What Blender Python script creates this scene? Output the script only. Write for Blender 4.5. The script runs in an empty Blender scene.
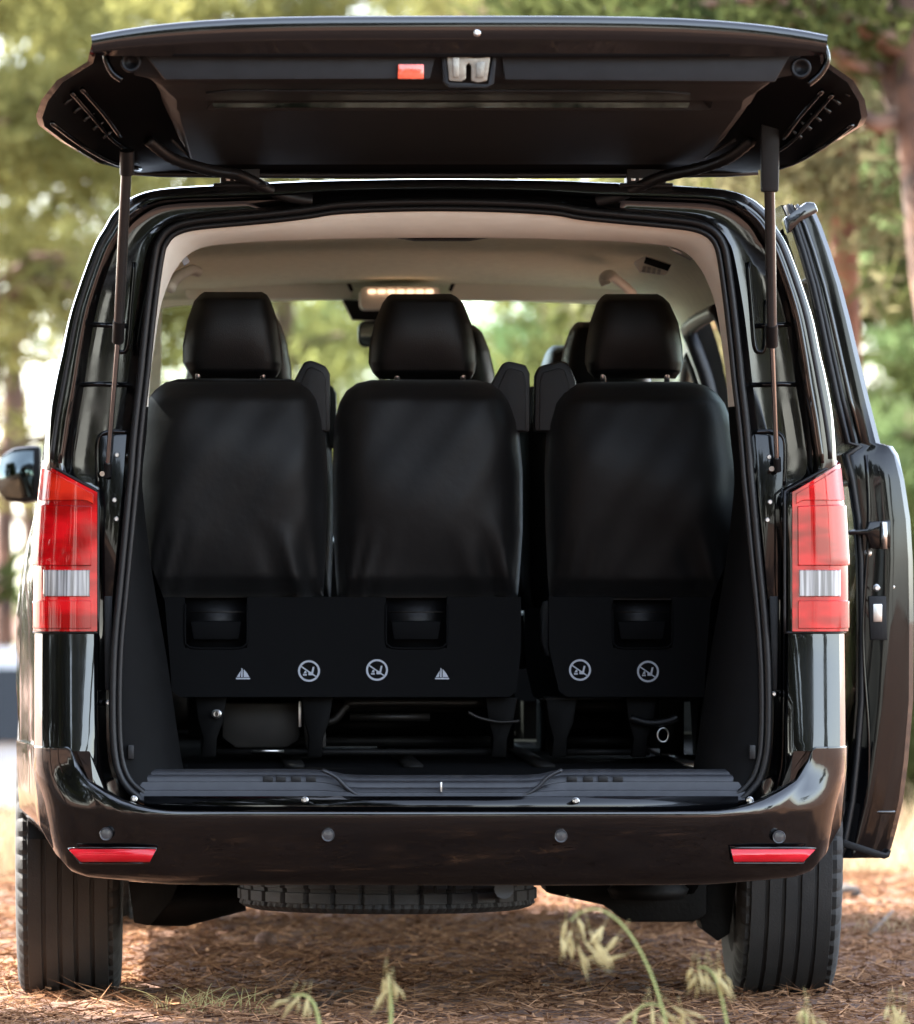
import bpy, bmesh, math, random
import numpy as np
from mathutils import Vector, Matrix
C = bpy.context.scene
COL = C.collection
random.seed(7)
# ------------------------------------------------------------------ camera, sky, sun
F = 6750.0            # focal length in pixels (about 237 mm on a 36 mm tall frame)
D = 15.0              # camera to the tail of the van
VX, VY = 195.0, 570.0 # where lines parallel to the van's axis vanish in the photograph
CX, CZ = -0.547, 1.0
cam = bpy.data.objects.new('camera', bpy.data.cameras.new('camera'))
COL.objects.link(cam); C.camera = cam
cam.location = (CX, -D, CZ); cam.rotation_euler = (math.radians(90), 0, 0)
cam.data.sensor_width = 36; cam.data.lens = F/1024*36
cam.data.shift_x = (457-VX)/1024; cam.data.shift_y = (VY-512)/1024
cam.data.clip_start = .5; cam.data.clip_end = 2000
cam.data.dof.use_dof = True; cam.data.dof.focus_distance = 15.1; cam.data.dof.aperture_fstop = 5.4
SUN_EL, SUN_AZ = 47, -60            # azimuth from +Y (ahead of the camera), negative = to the left
W = bpy.data.worlds.new('World'); C.world = W; W.use_nodes = True
nt = W.node_tree
sky = nt.nodes.new('ShaderNodeTexSky'); sky.sky_type = 'NISHITA'; sky.sun_disc = False
sky.sun_elevation = math.radians(SUN_EL); sky.sun_rotation = math.radians(SUN_AZ)
sky.dust_density = 1.2; sky.air_density = 1.0; sky.ozone_density = 1.0
bg = nt.nodes['Background']; bg.inputs['Strength'].default_value = .15
hs = nt.nodes.new('ShaderNodeHueSaturation'); hs.inputs['Saturation'].default_value = .6   # milky summer sky
nt.links.new(sky.outputs[0], hs.inputs['Color']); nt.links.new(hs.outputs[0], bg.inputs[0])
sl = bpy.data.lights.new('sun', 'SUN'); sl.energy = 3.8; sl.angle = math.radians(.5); sl.color = (1, .95, .87)
sun = bpy.data.objects.new('sun', sl); COL.objects.link(sun)
a, e = math.radians(SUN_AZ), math.radians(SUN_EL)
sdir = Vector((math.sin(a)*math.cos(e), math.cos(a)*math.cos(e), math.sin(e)))
sun.rotation_euler = sdir.to_track_quat('Z', 'Y').to_euler()
C.view_settings.view_transform = 'Standard'; C.view_settings.look = 'None'
C.view_settings.exposure = 3.35; C.view_settings.gamma = 1

# ------------------------------------------------------------------ helpers
def at(px, py, d):
    k = (D+d)/F
    return Vector((CX+(px-VX)*k, d, CZ-(py-VY)*k))
def S(d): return F/(D+d)

def mat(name, col, rough=.5, metal=0, coat=0, spec=.5, noise=0, nscale=20, bump=0, bscale=200, coat_rough=.03, col2=None, **kw):
    m = bpy.data.materials.new(name); m.use_nodes = True
    n = m.node_tree; p = n.nodes['Principled BSDF']
    p.inputs['Base Color'].default_value = (*col, 1); p.inputs['Roughness'].default_value = rough
    p.inputs['Metallic'].default_value = metal; p.inputs['Coat Weight'].default_value = coat
    p.inputs['Coat Roughness'].default_value = coat_rough; p.inputs['Specular IOR Level'].default_value = spec
    for k, v in kw.items(): p.inputs[k].default_value = v
    tc = n.nodes.new('ShaderNodeTexCoord')
    if noise or col2:
        t = n.nodes.new('ShaderNodeTexNoise'); t.inputs['Scale'].default_value = nscale; t.inputs['Detail'].default_value = 6
        n.links.new(tc.outputs['Object'], t.inputs['Vector'])
        r = n.nodes.new('ShaderNodeValToRGB')
        c2 = col2 or tuple(c*(1-noise) for c in col)
        r.color_ramp.elements[0].position = .35; r.color_ramp.elements[1].position = .68
        r.color_ramp.elements[0].color = (*c2, 1); r.color_ramp.elements[1].color = (*[min(1, c*(1+noise*.5)) for c in col], 1)
        n.links.new(t.outputs[0], r.inputs[0]); n.links.new(r.outputs[0], p.inputs['Base Color'])
    if bump:
        t = n.nodes.new('ShaderNodeTexNoise'); t.inputs['Scale'].default_value = bscale; t.inputs['Detail'].default_value = 3
        n.links.new(tc.outputs['Object'], t.inputs['Vector'])
        b = n.nodes.new('ShaderNodeBump'); b.inputs['Strength'].default_value = bump; b.inputs['Distance'].default_value = .004
        n.links.new(t.outputs[0], b.inputs['Height']); n.links.new(b.outputs[0], p.inputs['Normal'])
    return m

def dusty(m, lo=.015, hi=.16):
    n = m.node_tree; p = n.nodes['Principled BSDF']; tc = n.nodes.new('ShaderNodeTexCoord')
    t = n.nodes.new('ShaderNodeTexNoise'); t.inputs['Scale'].default_value = 5; t.inputs['Detail'].default_value = 9; t.inputs['Roughness'].default_value = .7
    r = n.nodes.new('ShaderNodeMapRange'); r.inputs[1].default_value = .42; r.inputs[2].default_value = .75; r.inputs[3].default_value = lo; r.inputs[4].default_value = hi
    n.links.new(tc.outputs['Object'], t.inputs['Vector']); n.links.new(t.outputs[0], r.inputs[0]); n.links.new(r.outputs[0], p.inputs['Coat Roughness'])
    return m
def glass_mat(name, tint, gloss=.10):
    m = bpy.data.materials.new(name); m.use_nodes = True
    n = m.node_tree; n.nodes.clear()
    o = n.nodes.new('ShaderNodeOutputMaterial'); mx = n.nodes.new('ShaderNodeMixShader')
    t = n.nodes.new('ShaderNodeBsdfTransparent'); g = n.nodes.new('ShaderNodeBsdfGlossy'); lw = n.nodes.new('ShaderNodeLayerWeight'); lw.inputs[0].default_value = .5
    pw = n.nodes.new('ShaderNodeMath'); pw.operation = 'POWER'; pw.inputs[1].default_value = 5
    fr = n.nodes.new('ShaderNodeMath'); fr.operation = 'MULTIPLY_ADD'; fr.inputs[1].default_value = .55; fr.inputs[2].default_value = .05
    n.links.new(lw.outputs['Facing'], pw.inputs[0]); n.links.new(pw.outputs[0], fr.inputs[0])
    t.inputs[0].default_value = (*tint, 1); g.inputs['Roughness'].default_value = .02
    n.links.new(fr.outputs[0], mx.inputs[0]); n.links.new(t.outputs[0], mx.inputs[1]); n.links.new(g.outputs[0], mx.inputs[2])
    n.links.new(mx.outputs[0], o.inputs[0]); return m

def leaf_mat(name, c1, c2, trans=.4, isl=.35):
    m = bpy.data.materials.new(name); m.use_nodes = True
    n = m.node_tree; n.nodes.clear()
    o = n.nodes.new('ShaderNodeOutputMaterial'); mx = n.nodes.new('ShaderNodeMixShader'); mx.inputs[0].default_value = trans
    d = n.nodes.new('ShaderNodeBsdfDiffuse'); t = n.nodes.new('ShaderNodeBsdfTranslucent')
    g = n.nodes.new('ShaderNodeNewGeometry'); r = n.nodes.new('ShaderNodeValToRGB')
    tc = n.nodes.new('ShaderNodeTexCoord'); nz = n.nodes.new('ShaderNodeTexNoise'); nz.inputs['Scale'].default_value = 1.3
    n.links.new(tc.outputs['Object'], nz.inputs['Vector'])
    ad = n.nodes.new('ShaderNodeMath'); ad.operation = 'MULTIPLY_ADD'; ad.inputs[1].default_value = isl; ad.inputs[2].default_value = 0
    a2 = n.nodes.new('ShaderNodeMath'); a2.operation = 'MULTIPLY_ADD'; a2.inputs[1].default_value = 1.6 if isl < .6 else .4; a2.inputs[2].default_value = -.42 if isl < .6 else -.2
    a3 = n.nodes.new('ShaderNodeMath'); a3.operation = 'ADD'
    n.links.new(g.outputs['Random Per Island'], ad.inputs[0]); n.links.new(nz.outputs[0], a2.inputs[0])
    n.links.new(ad.outputs[0], a3.inputs[0]); n.links.new(a2.outputs[0], a3.inputs[1]); n.links.new(a3.outputs[0], r.inputs[0])
    r.color_ramp.elements[0].color = (*c1, 1); r.color_ramp.elements[1].color = (*c2, 1)
    n.links.new(r.outputs[0], d.inputs[0]); n.links.new(r.outputs[0], t.inputs[0])
    n.links.new(d.outputs[0], mx.inputs[1]); n.links.new(t.outputs[0], mx.inputs[2]); n.links.new(mx.outputs[0], o.inputs[0])
    return m

def empty(name, label, cat, loc=(0,0,0), group=None, rz=0):
    o = bpy.data.objects.new(name, None); COL.objects.link(o); o.location = loc; o.rotation_euler = (0,0,rz)
    o.empty_display_size = .2
    o['label'] = label; o['category'] = cat
    if group: o['group'] = group
    return o
def obj(name, verts, faces, m, parent=None, smooth=True, mats=None, fmat=None, auto=None, bevel=0, subsurf=0):
    me = bpy.data.meshes.new(name)
    me.from_pydata([tuple(v) for v in verts], [], [tuple(f) for f in faces])
    for x in (mats or [m]): me.materials.append(x)
    if fmat: me.polygons.foreach_set('material_index', fmat)
    me.polygons.foreach_set('use_smooth', [smooth]*len(me.polygons))
    bm = bmesh.new(); bm.from_mesh(me); bmesh.ops.recalc_face_normals(bm, faces=bm.faces)
    if bevel:
        ed = [e for e in bm.edges if len(e.link_faces) == 2 and e.calc_face_angle(0) > .5]
        bmesh.ops.bevel(bm, geom=ed, offset=bevel, segments=2, affect='EDGES', profile=.6, clamp_overlap=True)
    bm.to_mesh(me); bm.free()
    if smooth and (auto or bevel): me.set_sharp_from_angle(angle=math.radians(auto or 40))
    me.update()
    o = bpy.data.objects.new(name, me); COL.objects.link(o)
    if subsurf:
        s = o.modifiers.new('sub', 'SUBSURF'); s.levels = subsurf; s.render_levels = subsurf
    if parent: o.parent = parent
    return o

class MB:
    def __init__(s): s.v = []; s.f = []; s.m = []
    def add(s, v, f, mi=0):
        b = len(s.v); s.v += [Vector(x) for x in v]; s.f += [tuple(i+b for i in q) for q in f]; s.m += [mi]*len(f); return s
    def box(s, c, h, rot=None, mi=0):
        c = Vector(c); vs = []
        for dx in (-1,1):
            for dy in (-1,1):
                for dz in (-1,1):
                    p = Vector((dx*h[0], dy*h[1], dz*h[2]))
                    vs.append(c+(rot @ p if rot else p))
        return s.add(vs, [(0,1,3,2),(4,6,7,5),(0,4,5,1),(2,3,7,6),(0,2,6,4),(1,5,7,3)], mi)
    def grid(s, rows, closed_u=False, closed_v=False, mi=0, skip=None, mif=None):
        nr, nc = len(rows), len(rows[0]); b = len(s.v)
        for r in rows: s.v += [Vector(p) for p in r]
        for i in range(nr if closed_v else nr-1):
            for j in range(nc if closed_u else nc-1):
                if skip and skip(i, j): continue
                i2, j2 = (i+1)%nr, (j+1)%nc
                s.f.append((b+i*nc+j, b+i*nc+j2, b+i2*nc+j2, b+i2*nc+j)); s.m.append(mif(i,j) if mif else mi)
        return s
    def tube(s, pts, r, n=10, cap=True, closed=False, mi=0, flat=1):
        pts = [Vector(p) for p in pts]; rows = []; N = len(pts)
        rr = r if isinstance(r, (list, tuple)) else [r]*N
        up = None
        for i, p in enumerate(pts):
            if closed: t = (pts[(i+1)%N]-pts[i-1]).normalized()
            else: t = (pts[min(i+1,N-1)]-pts[max(i-1,0)]).normalized()
            if up is None: up = Vector((0,0,1)) if abs(t.z) < .9 else Vector((0,-1,0))
            sd = t.cross(up).normalized(); up = sd.cross(t).normalized()
            rows.append([p+(sd*math.cos(2*math.pi*k/n)+up*math.sin(2*math.pi*k/n)*flat)*rr[i] for k in range(n)])
        b = len(s.v); s.grid(rows, closed_u=True, closed_v=closed, mi=mi)
        if cap and not closed:
            s.f.append(tuple(range(b, b+n))[::-1]); s.m.append(mi)
            s.f.append(tuple(range(b+(N-1)*n, b+N*n))); s.m.append(mi)
        return s
    def lathe(s, prof, c, axis='X', n=48, mi=0, mod=None):
        rows = []
        for k in range(n):
            a = 2*math.pi*k/n; row = []
            for j, (u, r) in enumerate(prof):
                if mod: r = mod(k, j, r)
                x, y = r*math.cos(a), r*math.sin(a)
                p = {'X': (u, x, y), 'Y': (x, u, y), 'Z': (x, y, u)}[axis]
                row.append(Vector(p)+Vector(c))
            rows.append(row)
        return s.grid(rows, closed_v=True, mi=mi)
    def prism(s, poly, d0, d1, mi=0):
        """poly: list of (x,z) points, extruded along Y from d0 to d1"""
        n = len(poly); b = len(s.v)
        s.v += [Vector((x, d0, z)) for x, z in poly]+[Vector((x, d1, z)) for x, z in poly]
        s.f += [tuple(range(b, b+n)), tuple(range(b+2*n-1, b+n-1, -1))]; s.m += [mi]*2
        for i in range(n):
            j = (i+1)%n; s.f.append((b+i, b+n+i, b+n+j, b+j)); s.m.append(mi)
        return s
    def build(s, name, m, parent=None, **kw):
        if isinstance(m, list): return obj(name, s.v, s.f, None, parent, mats=m, fmat=s.m, **kw)
        return obj(name, s.v, s.f, m, parent, **kw)

def catmull(P, sub=4, closed=False):
    P = [np.array(p, float) for p in P]; n = len(P); out = []
    for i in range(n if closed else n-1):
        if closed: a, b, c, d = P[i-1], P[i], P[(i+1)%n], P[(i+2)%n]
        else: a, b, c, d = P[max(i-1,0)], P[i], P[i+1], P[min(i+2,n-1)]
        for k in range(sub):
            t = k/sub
            out.append(.5*((2*b)+(-a+c)*t+(2*a-5*b+4*c-d)*t*t+(-a+3*b-3*c+d)*t**3))
    if not closed: out.append(P[-1])
    return out
def lerp(a, b, t): return a+(b-a)*t
def interp(x, xs, ys): return float(np.interp(x, xs, ys))
def ppoly(pts, d): return [(lambda v: (v.x, v.z))(at(px, py, d)) for px, py in pts]

# ------------------------------------------------------------------ materials
PAINT = mat('black_paint', (.0012,.0012,.0014), .25, coat=1, spec=.1, coat_rough=.02, **{'Coat IOR': 1.55}, bump=.012, bscale=9)
JAMB = mat('jamb_paint', (.0015,.0015,.0018), .16, spec=.1, coat=.45, coat_rough=.06, bump=.05, bscale=14)
dusty(PAINT); dusty(JAMB)
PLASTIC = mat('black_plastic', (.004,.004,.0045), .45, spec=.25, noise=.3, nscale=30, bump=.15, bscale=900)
TRIM = mat('grey_trim_plastic', (.009,.009,.0095), .55, spec=.25, noise=.25, nscale=18, bump=.2, bscale=1100)
BTRIM = mat('shaded_boot_trim', (.0018,.0018,.002), .65, spec=.1, noise=.3, nscale=25, bump=.2, bscale=900)  # dark trim, blackened further for the shade under the raised tailgate
RUBBER = mat('rubber_seal', (.006,.006,.0065), .42, spec=.3, bump=.1, bscale=300)
TYRE = mat('tyre_rubber', (.030,.027,.024), .8, col2=(.012,.0115,.011), nscale=5, bump=.25, bscale=220)
CREAM = mat('cream_trim', (.78,.75,.67), .6, noise=.06, nscale=9, bump=.08, bscale=900)
VISOR = mat('visor_vinyl', (.86,.86,.78), .6, bump=.08, bscale=900)
HEADL = mat('headliner_cloth', (.88,.90,.73), .95, noise=.08, nscale=40, bump=.2, bscale=1500)
CLOTH = mat('black_seat_cloth', (.0055,.0053,.0053), .5, spec=.18, noise=.3, nscale=6, bump=.2, bscale=38, **{'Sheen Weight': .06, 'Sheen Roughness': .4})
LEATHER = mat('black_leatherette', (.0024,.0024,.0026), .42, spec=.25, noise=.2, nscale=10, bump=.25, bscale=500)
SEATPL = mat('seat_back_plastic', (.0016,.0017,.002), .65, spec=.07, bump=.25, bscale=900)
STEEL = mat('bare_steel', (.55,.54,.52), .3, metal=1, noise=.15, nscale=30)
CHROME = mat('polished_rod', (.42,.43,.44), .2, metal=1)
ZINC = mat('zinc_latch_plate', (.25,.23,.19), .42, metal=.75, noise=.25, nscale=45, bump=.2, bscale=120)
FRAMEM = mat('black_frame_metal', (.0016,.0015,.0015), .5, spec=.05, noise=.4, nscale=20)
DARKM = mat('dark_chassis_metal', (.005,.0045,.004), .6, spec=.15, metal=.1, noise=.5, nscale=16, bump=.3, bscale=90)
BROWNM = mat('seat_frame_metal', (.011,.009,.007), .5, metal=.5, noise=.3, nscale=20)
WHITE = mat('white_print', (.30,.32,.36), .6)
GLASS = glass_mat('clear_glass', (.80,.92,.87)); DGLASS = glass_mat('tinted_glass', (.78,.84,.80))
PGLASS = glass_mat('privacy_glass', (.12,.13,.13))
MIRROR = mat('mirror_glass', (.8,.82,.84), .02, metal=1)
CARPET = mat('floor_covering', (.002,.002,.0022), .85, spec=.05, noise=.4, nscale=60, bump=.4, bscale=500)
SILL = mat('sill_plastic', (.02,.021,.024), .36, spec=.35, noise=.2, nscale=40, bump=.15, bscale=700)
def lens(name, c, c2, sc=75, rough=.14, sz=(12,12,30)):
    m = mat(name, c, rough, coat=.8, coat_rough=.012, spec=.1)
    n = m.node_tree; p = n.nodes['Principled BSDF']; tc = n.nodes.new('ShaderNodeTexCoord')
    w = n.nodes.new('ShaderNodeTexWave'); w.inputs['Scale'].default_value = sc; w.inputs['Distortion'].default_value = 1.2; w.inputs['Detail'].default_value = 1
    n.links.new(tc.outputs['Object'], w.inputs['Vector'])
    b = n.nodes.new('ShaderNodeBump'); b.inputs['Strength'].default_value = .05; b.inputs['Distance'].default_value = .002
    n.links.new(w.outputs[1], b.inputs['Height']); n.links.new(b.outputs[0], p.inputs['Normal'])
    nz = n.nodes.new('ShaderNodeTexNoise'); nz.inputs['Scale'].default_value = 1; mp = n.nodes.new('ShaderNodeMapping'); mp.inputs['Scale'].default_value = sz
    n.links.new(tc.outputs['Object'], mp.inputs['Vector']); n.links.new(mp.outputs[0], nz.inputs['Vector'])
    r = n.nodes.new('ShaderNodeValToRGB'); r.color_ramp.elements[0].position = .4; r.color_ramp.elements[1].position = .62
    r.color_ramp.elements[0].color = (*c, 1); r.color_ramp.elements[1].color = (*c2, 1)
    n.links.new(nz.outputs[0], r.inputs[0]); n.links.new(r.outputs[0], p.inputs['Base Color'])
    return m
RED = lens('red_lens', (.26,.001,.002), (.56,.004,.008), sz=(10,10,22)); DRED = lens('dark_red_lens', (.14,.001,.002), (.26,.002,.003), 40)
CLEAR = lens('clear_lens', (.16,.155,.15), (.46,.45,.44), 90, .2, sz=(150,20,4)); REFL = lens('reflector_red', (.48,.006,.012), (.62,.015,.025), 160)
ORED = lens('upper_red_lens', (.32,.006,.003), (.58,.022,.008), 60)
BARK = mat('pine_bark', (.16,.09,.06), .95, noise=.5, nscale=7, bump=.9, bscale=18, col2=(.05,.035,.028))
OBARK = mat('orange_bark', (.34,.15,.08), .95, bump=.9, bscale=14, nscale=5, col2=(.13,.06,.04))
PINE = leaf_mat('pine_needles', (.03,.042,.015), (.085,.095,.033), .4)
BROWNL = leaf_mat('browned_needles', (.06,.055,.03), (.24,.22,.115), .45)
OLIVE = leaf_mat('olive_leaves', (.08,.09,.03), (.33,.315,.115), .52)
GREEN = leaf_mat('green_leaves', (.06,.10,.04), (.24,.32,.14), .5)
STRAW = leaf_mat('dry_grass', (.26,.18,.10), (.48,.38,.24), .3)
LITTER = leaf_mat('fallen_needles', (.04,.016,.009), (.42,.235,.13), .05, .95)
OATM = leaf_mat('oat_spikelets', (.44,.36,.16), (.64,.54,.30), .35)
STEMG = leaf_mat('oat_stem', (.30,.32,.12), (.40,.42,.18), .2)
GBLADE = leaf_mat('green_blades', (.20,.20,.07), (.55,.48,.24), .3)

# ------------------------------------------------------------------ setting: ground
def gz(x, y):
    s = .058*np.clip(y-7, 0, 30)
    return -s - .25*np.clip((np.abs(x)-40)/60, 0, 1)
def ground():
    ys = np.concatenate([np.linspace(-60,-6,20), np.linspace(-5,9,90), np.linspace(9.5,60,60), np.linspace(70,900,14)])
    xs = np.concatenate([np.linspace(-600,-14,14), np.linspace(-12,-3,20), np.linspace(-2.6,3,56), np.linspace(3.4,12,18), np.linspace(14,600,14)])
    rng = np.random.default_rng(3)
    rows = []
    for y in ys:
        r = []
        for x in xs:
            h = gz(x, y)
            near = 1 if (-6 < y < 9 and abs(x) < 4) else .3
            h = h + near*(.006*math.sin(x*7+y*3)+.005*math.sin(x*15-y*11)+rng.normal()*.004)
            if abs(abs(x)-.85) < .2 and abs(y-.95) < .3: h = 0
            r.append((x, y, h))
        rows.append(r)
    m = mat('earth_and_needle_litter', (.24,.15,.105), .95)
    n = m.node_tree; p = n.nodes['Principled BSDF']; tc = n.nodes.new('ShaderNodeTexCoord')
    def nz(sc, det=8, dist=0):
        t = n.nodes.new('ShaderNodeTexNoise'); t.inputs['Scale'].default_value = sc; t.inputs['Detail'].default_value = det
        t.inputs['Distortion'].default_value = dist; n.links.new(tc.outputs['Object'], t.inputs['Vector']); return t
    a, b = nz(1.6), nz(45, 8, 1.5)
    r = n.nodes.new('ShaderNodeValToRGB'); el = r.color_ramp.elements
    el[0].position = .33; el[0].color = (.045,.024,.016,1); el[1].position = .72; el[1].color = (.31,.17,.10,1)
    k = el.new(.52); k.color = (.145,.07,.04,1)
    mx = n.nodes.new('ShaderNodeMath'); mx.operation = 'MULTIPLY_ADD'; mx.inputs[1].default_value = .45; 
    sc = n.nodes.new('ShaderNodeMath'); sc.operation = 'MULTIPLY'; sc.inputs[1].default_value = .55
    n.links.new(a.outputs[0], sc.inputs[0]); n.links.new(b.outputs[0], mx.inputs[0]); n.links.new(sc.outputs[0], mx.inputs[2])
    n.links.new(mx.outputs[0], r.inputs[0]); n.links.new(r.outputs[0], p.inputs['Base Color'])
    bp = n.nodes.new('ShaderNodeBump'); bp.inputs['Strength'].default_value = .8; bp.inputs['Distance'].default_value = .02
    n.links.new(b.outputs[0], bp.inputs['Height']); n.links.new(bp.outputs[0], p.inputs['Normal'])
    o = MB().grid(rows).build('ground', m); o['kind'] = 'structure'
ground()

# ------------------------------------------------------------------ the van
van = empty('passenger_van', 'black passenger van seen from behind with its tailgate raised and rear seats showing', 'van', (0,.95,0))
VOFF = Vector((0,.95,0))
def vp(o): o.parent = van; o.matrix_parent_inverse = Matrix.Translation(-VOFF); return o
def vpart(mb, name, m, **kw): return vp(mb.build(name, m, **kw))

Sx = [(40,862),(35,825),(34,780),(33,740),(33,640),(34,560),(38,500),(42,462),(45,430),(54,380),(60,355),(70,310),(91,250),(103,228),(114,210),(132,196),(160,188),(215,184),(280,181),(340,179),(441,178)]
Ex = [(128,822),(112,808),(101,775),(98,740),(97,640),(97,560),(98,496),(66,474),(68,432),(76,385),(81,350),(90,305),(107,255),(117,237),(128,221),(148,206),(172,200),(224,198),(285,196),(342,192),(441,190)]
Ox = [(165,802),(137,796),(120,775),(113,735),(114,650),(121,575),(128,500),(131,470),(134,432),(140,380),(143,350),(148,305),(155,255),(160,240),(168,230),(182,223),(206,219),(250,215),(300,210),(342,204),(441,201)]
Cx = [(192,790),(186,780),(182,765),(176,725),(165,650),(152,575),(143,500),(142,470),(146,432),(149.5,380),(153,350),(160,305),(170,276),(177,264),(186,253),(200,245),(222,241),(260,238),(305,236.5),(350,235),(441,234)]
def loop(P, d, sub=4):
    full = list(P)+[(882-x, y) for x, y in P[-2::-1]]
    return [at(p[0], p[1], d) for p in catmull(full, sub)]
LS, LE, LO, LC = (loop(P, 0) for P in (Sx, Ex, Ox, Cx))
NL = len(LS)
def mixl(A, B, t, y): return [Vector((lerp(p.x,q.x,t), y, lerp(p.z,q.z,t))) for p, q in zip(A, B)]

# body shell stations
ST = [.10,.20,.34,.5,.56,.64,.8,.95,1.1,1.26,1.34,1.45,1.56,1.68,1.8,2.0,2.25,2.5,2.72,2.84,2.98,3.1,3.35,3.6,3.8,3.98,4.1,4.3,4.5,4.7,4.82,4.9]
def zroof(y): return interp(y, [.1,1.2,2.4,2.98,3.1,3.98,4.1,4.5,4.8,4.9], [1.871,1.90,1.90,1.87,1.83,1.16,1.11,1.03,.92,.80])
def station(y, inner=False):
    out = []
    wx = interp(y, [.1,.3,.56,1.0,2.0,3.6,4.3,4.75,4.9], [1,1.016,1.048,1.072,1.07,1.06,1.03,.94,.85])
    zr = zroof(y)
    for p in LS:
        x, z = p.x, p.z
        if z > 1.05: z2 = 1.05+(z-1.05)*(zr-1.05)/.821; w = 1+(wx-1)*interp(z, [1.05,1.2,1.5], [.7,.2,.05])
        else: z2 = min(z, zr-.02); w = 1+(wx-1)*interp(z, [.9,1.05], [1,.7])
        x2 = x*w
        if y > 3.0 and z > 1.05: x2 *= interp(y, [3,4,4.9], [1,1.02,1.0])
        for yc in (.95, 4.12):
            if abs(y-yc) < .40: z2 = max(z2, min(.34+math.sqrt(max(.40**2-(y-yc)**2, 0)), 1.0))
        if inner:
            x2 *= .957
            if z > 1.05: z2 = 1.05+(z2-1.05)*.865
            z2 = max(z2, .54)
        if y < .6: z2 = max(z2, .596)
        out.append(Vector((x2, y, z2)))
    return out
def rowidx(z0, z1):
    return [j for j in range(NL-1) if LS[j].x < 0 and z0 < .5*(LS[j].z+LS[j+1].z) < z1]
win = rowidx(1.19, 1.66); w0, w1 = win[0], win[-1]
dor = rowidx(.44, 1.70); d0_, d1_ = dor[0], dor[-1]
scr = [j for j in range(NL-1) if abs(.5*(LS[j].x+LS[j+1].x)) < .66 and LS[j].z > 1.5]
def si(y): return min(range(len(ST)), key=lambda i: abs(ST[i]-y))
mir = lambda j: NL-2-j
HOLES = []   # (i0,i1,j0,j1)
for (ya, yb, right) in ((.5,1.56,0),(1.68,2.72,0),(2.98,3.6,0),(.5,1.56,1),(2.98,3.6,1)):
    j0, j1 = (w0, w1) if not right else (mir(w1), mir(w0))
    HOLES.append((si(ya), si(yb), j0, j1, 'w'))
HOLES.append((si(1.68), si(2.72), mir(d1_), mir(d0_), 'd'))
HOLES.append((si(3.1), si(3.98), scr[0], scr[-1], 's'))
def hole(i, j): return any(a <= i < b and c <= j <= d for a, b, c, d, _ in HOLES)
OUT = [station(y) for y in ST]; INN = [station(y, True) for y in ST]
b = MB(); b.grid(OUT, skip=hole)
nf = OUT[-1]; b.add(nf, [tuple(range(len(nf)))])
# rear corner, jamb and flange rings: the corner is round low down and tight up the pillar
def corner(tw, tn, y):
    out = []
    for p, q in zip(LS, LE):
        t = interp(p.z, [1.26,1.36], [tw, tn]); out.append(Vector((lerp(p.x,q.x,t), y, lerp(p.z,q.z,t))))
    return out
rings = [mixl(LS,LE,0,.10), corner(.04,.008,.055), corner(.14,.03,.018), corner(.32,.12,.004), mixl(LS,LE,.6,0), mixl(LS,LE,.84,0),
         mixl(LS,LE,.95,.004), mixl(LS,LE,1,.016), mixl(LE,LO,.03,.055), mixl(LE,LO,.12,.066), mixl(LE,LO,.55,.07), mixl(LE,LO,.8,.066), mixl(LE,LO,.9,.05), mixl(LE,LO,1,.03), mixl(LE,LO,1.08,.06)]
for R_ in rings:
    for p in R_:
        p.z = max(p.z, lerp(.457, .598, min(1, max(0, (abs(p.x)-.766)/.014))))
        t_ = min(1, max(0, (.87-p.z)/.27)); p.y -= .024*t_*min(1, max(0, (abs(p.x)-.74)/.04))
b.grid(rings)
for a_, b_, c_, d_, k_ in HOLES:       # reveals between outer skin and liner
    for j in (c_, d_+1):
        b.grid([[OUT[i][j] for i in range(a_, b_+1)], [INN[i][j] for i in range(a_, b_+1)]])
    for i in (a_, b_):
        b.grid([[OUT[i][j] for j in range(c_, d_+2)], [INN[i][j] for j in range(c_, d_+2)]])
body = vpart(b, 'body', PAINT, auto=35)
def vsub(mb, name, m, parent, **kw):
    o = mb.build(name, m, **kw); o.parent = parent; o.matrix_parent_inverse = Matrix.Identity(4); return o
# liner
def linmat(i, j):
    z = LS[j].z
    return 0 if z > 1.70 else (1 if z > 1.16 else 2)
lin = MB(); lin.grid(INN[1:si(4.1)], skip=lambda i, j: hole(i+1, j), mif=linmat)
liner = vpart(lin, 'interior_lining', [HEADL, CREAM, PLASTIC], auto=50)
tr = MB()
cut = [j for j in range(NL-1) if .5*(LO[j].z+LO[j+1].z) > at(0,405,0).z]
def tmat(i, j): return 0 if (cut[0] <= j <= cut[-1]) else 1
def yoff(L, y): return [Vector((p.x, y, p.z)) for p in L]
mid = mixl(LO,LC,.32,.035)
tr.grid([mixl(LO,LC,.02,.07), mixl(LO,LC,.14,.03), mid, mixl(LO,LC,.7,.075), yoff(LC,.13), mixl(LO,LC,1.0,.17), [Vector((p.x, .21, p.z)) for p in INN[1]]], mif=tmat)
# sub-divide upper (cream) and lower (dark) pillar trim into two parts
vu, vl = MB(), MB()
for f, m_ in zip(tr.f, tr.m): (vu if m_ == 0 else vl).f.append(f); (vu if m_ == 0 else vl).m.append(0)
vu.v = tr.v; vl.v = tr.v
def clean(o):
    bm = bmesh.new(); bm.from_mesh(o.data)
    bmesh.ops.delete(bm, geom=[v for v in bm.verts if not v.link_faces], context='VERTS'); bm.to_mesh(o.data); bm.free(); return o
clean(vpart(vu, 'opening_trim', CREAM, auto=50))
for sg in (-1,1):
    vh = MB(); vh.v = vl.v; vh.f = [f for f in vl.f if tr.v[f[0]].x*sg > 0]; vh.m = [0]*len(vh.f)
    clean(vpart(vh, 'lower_trim', BTRIM, auto=50))
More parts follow.
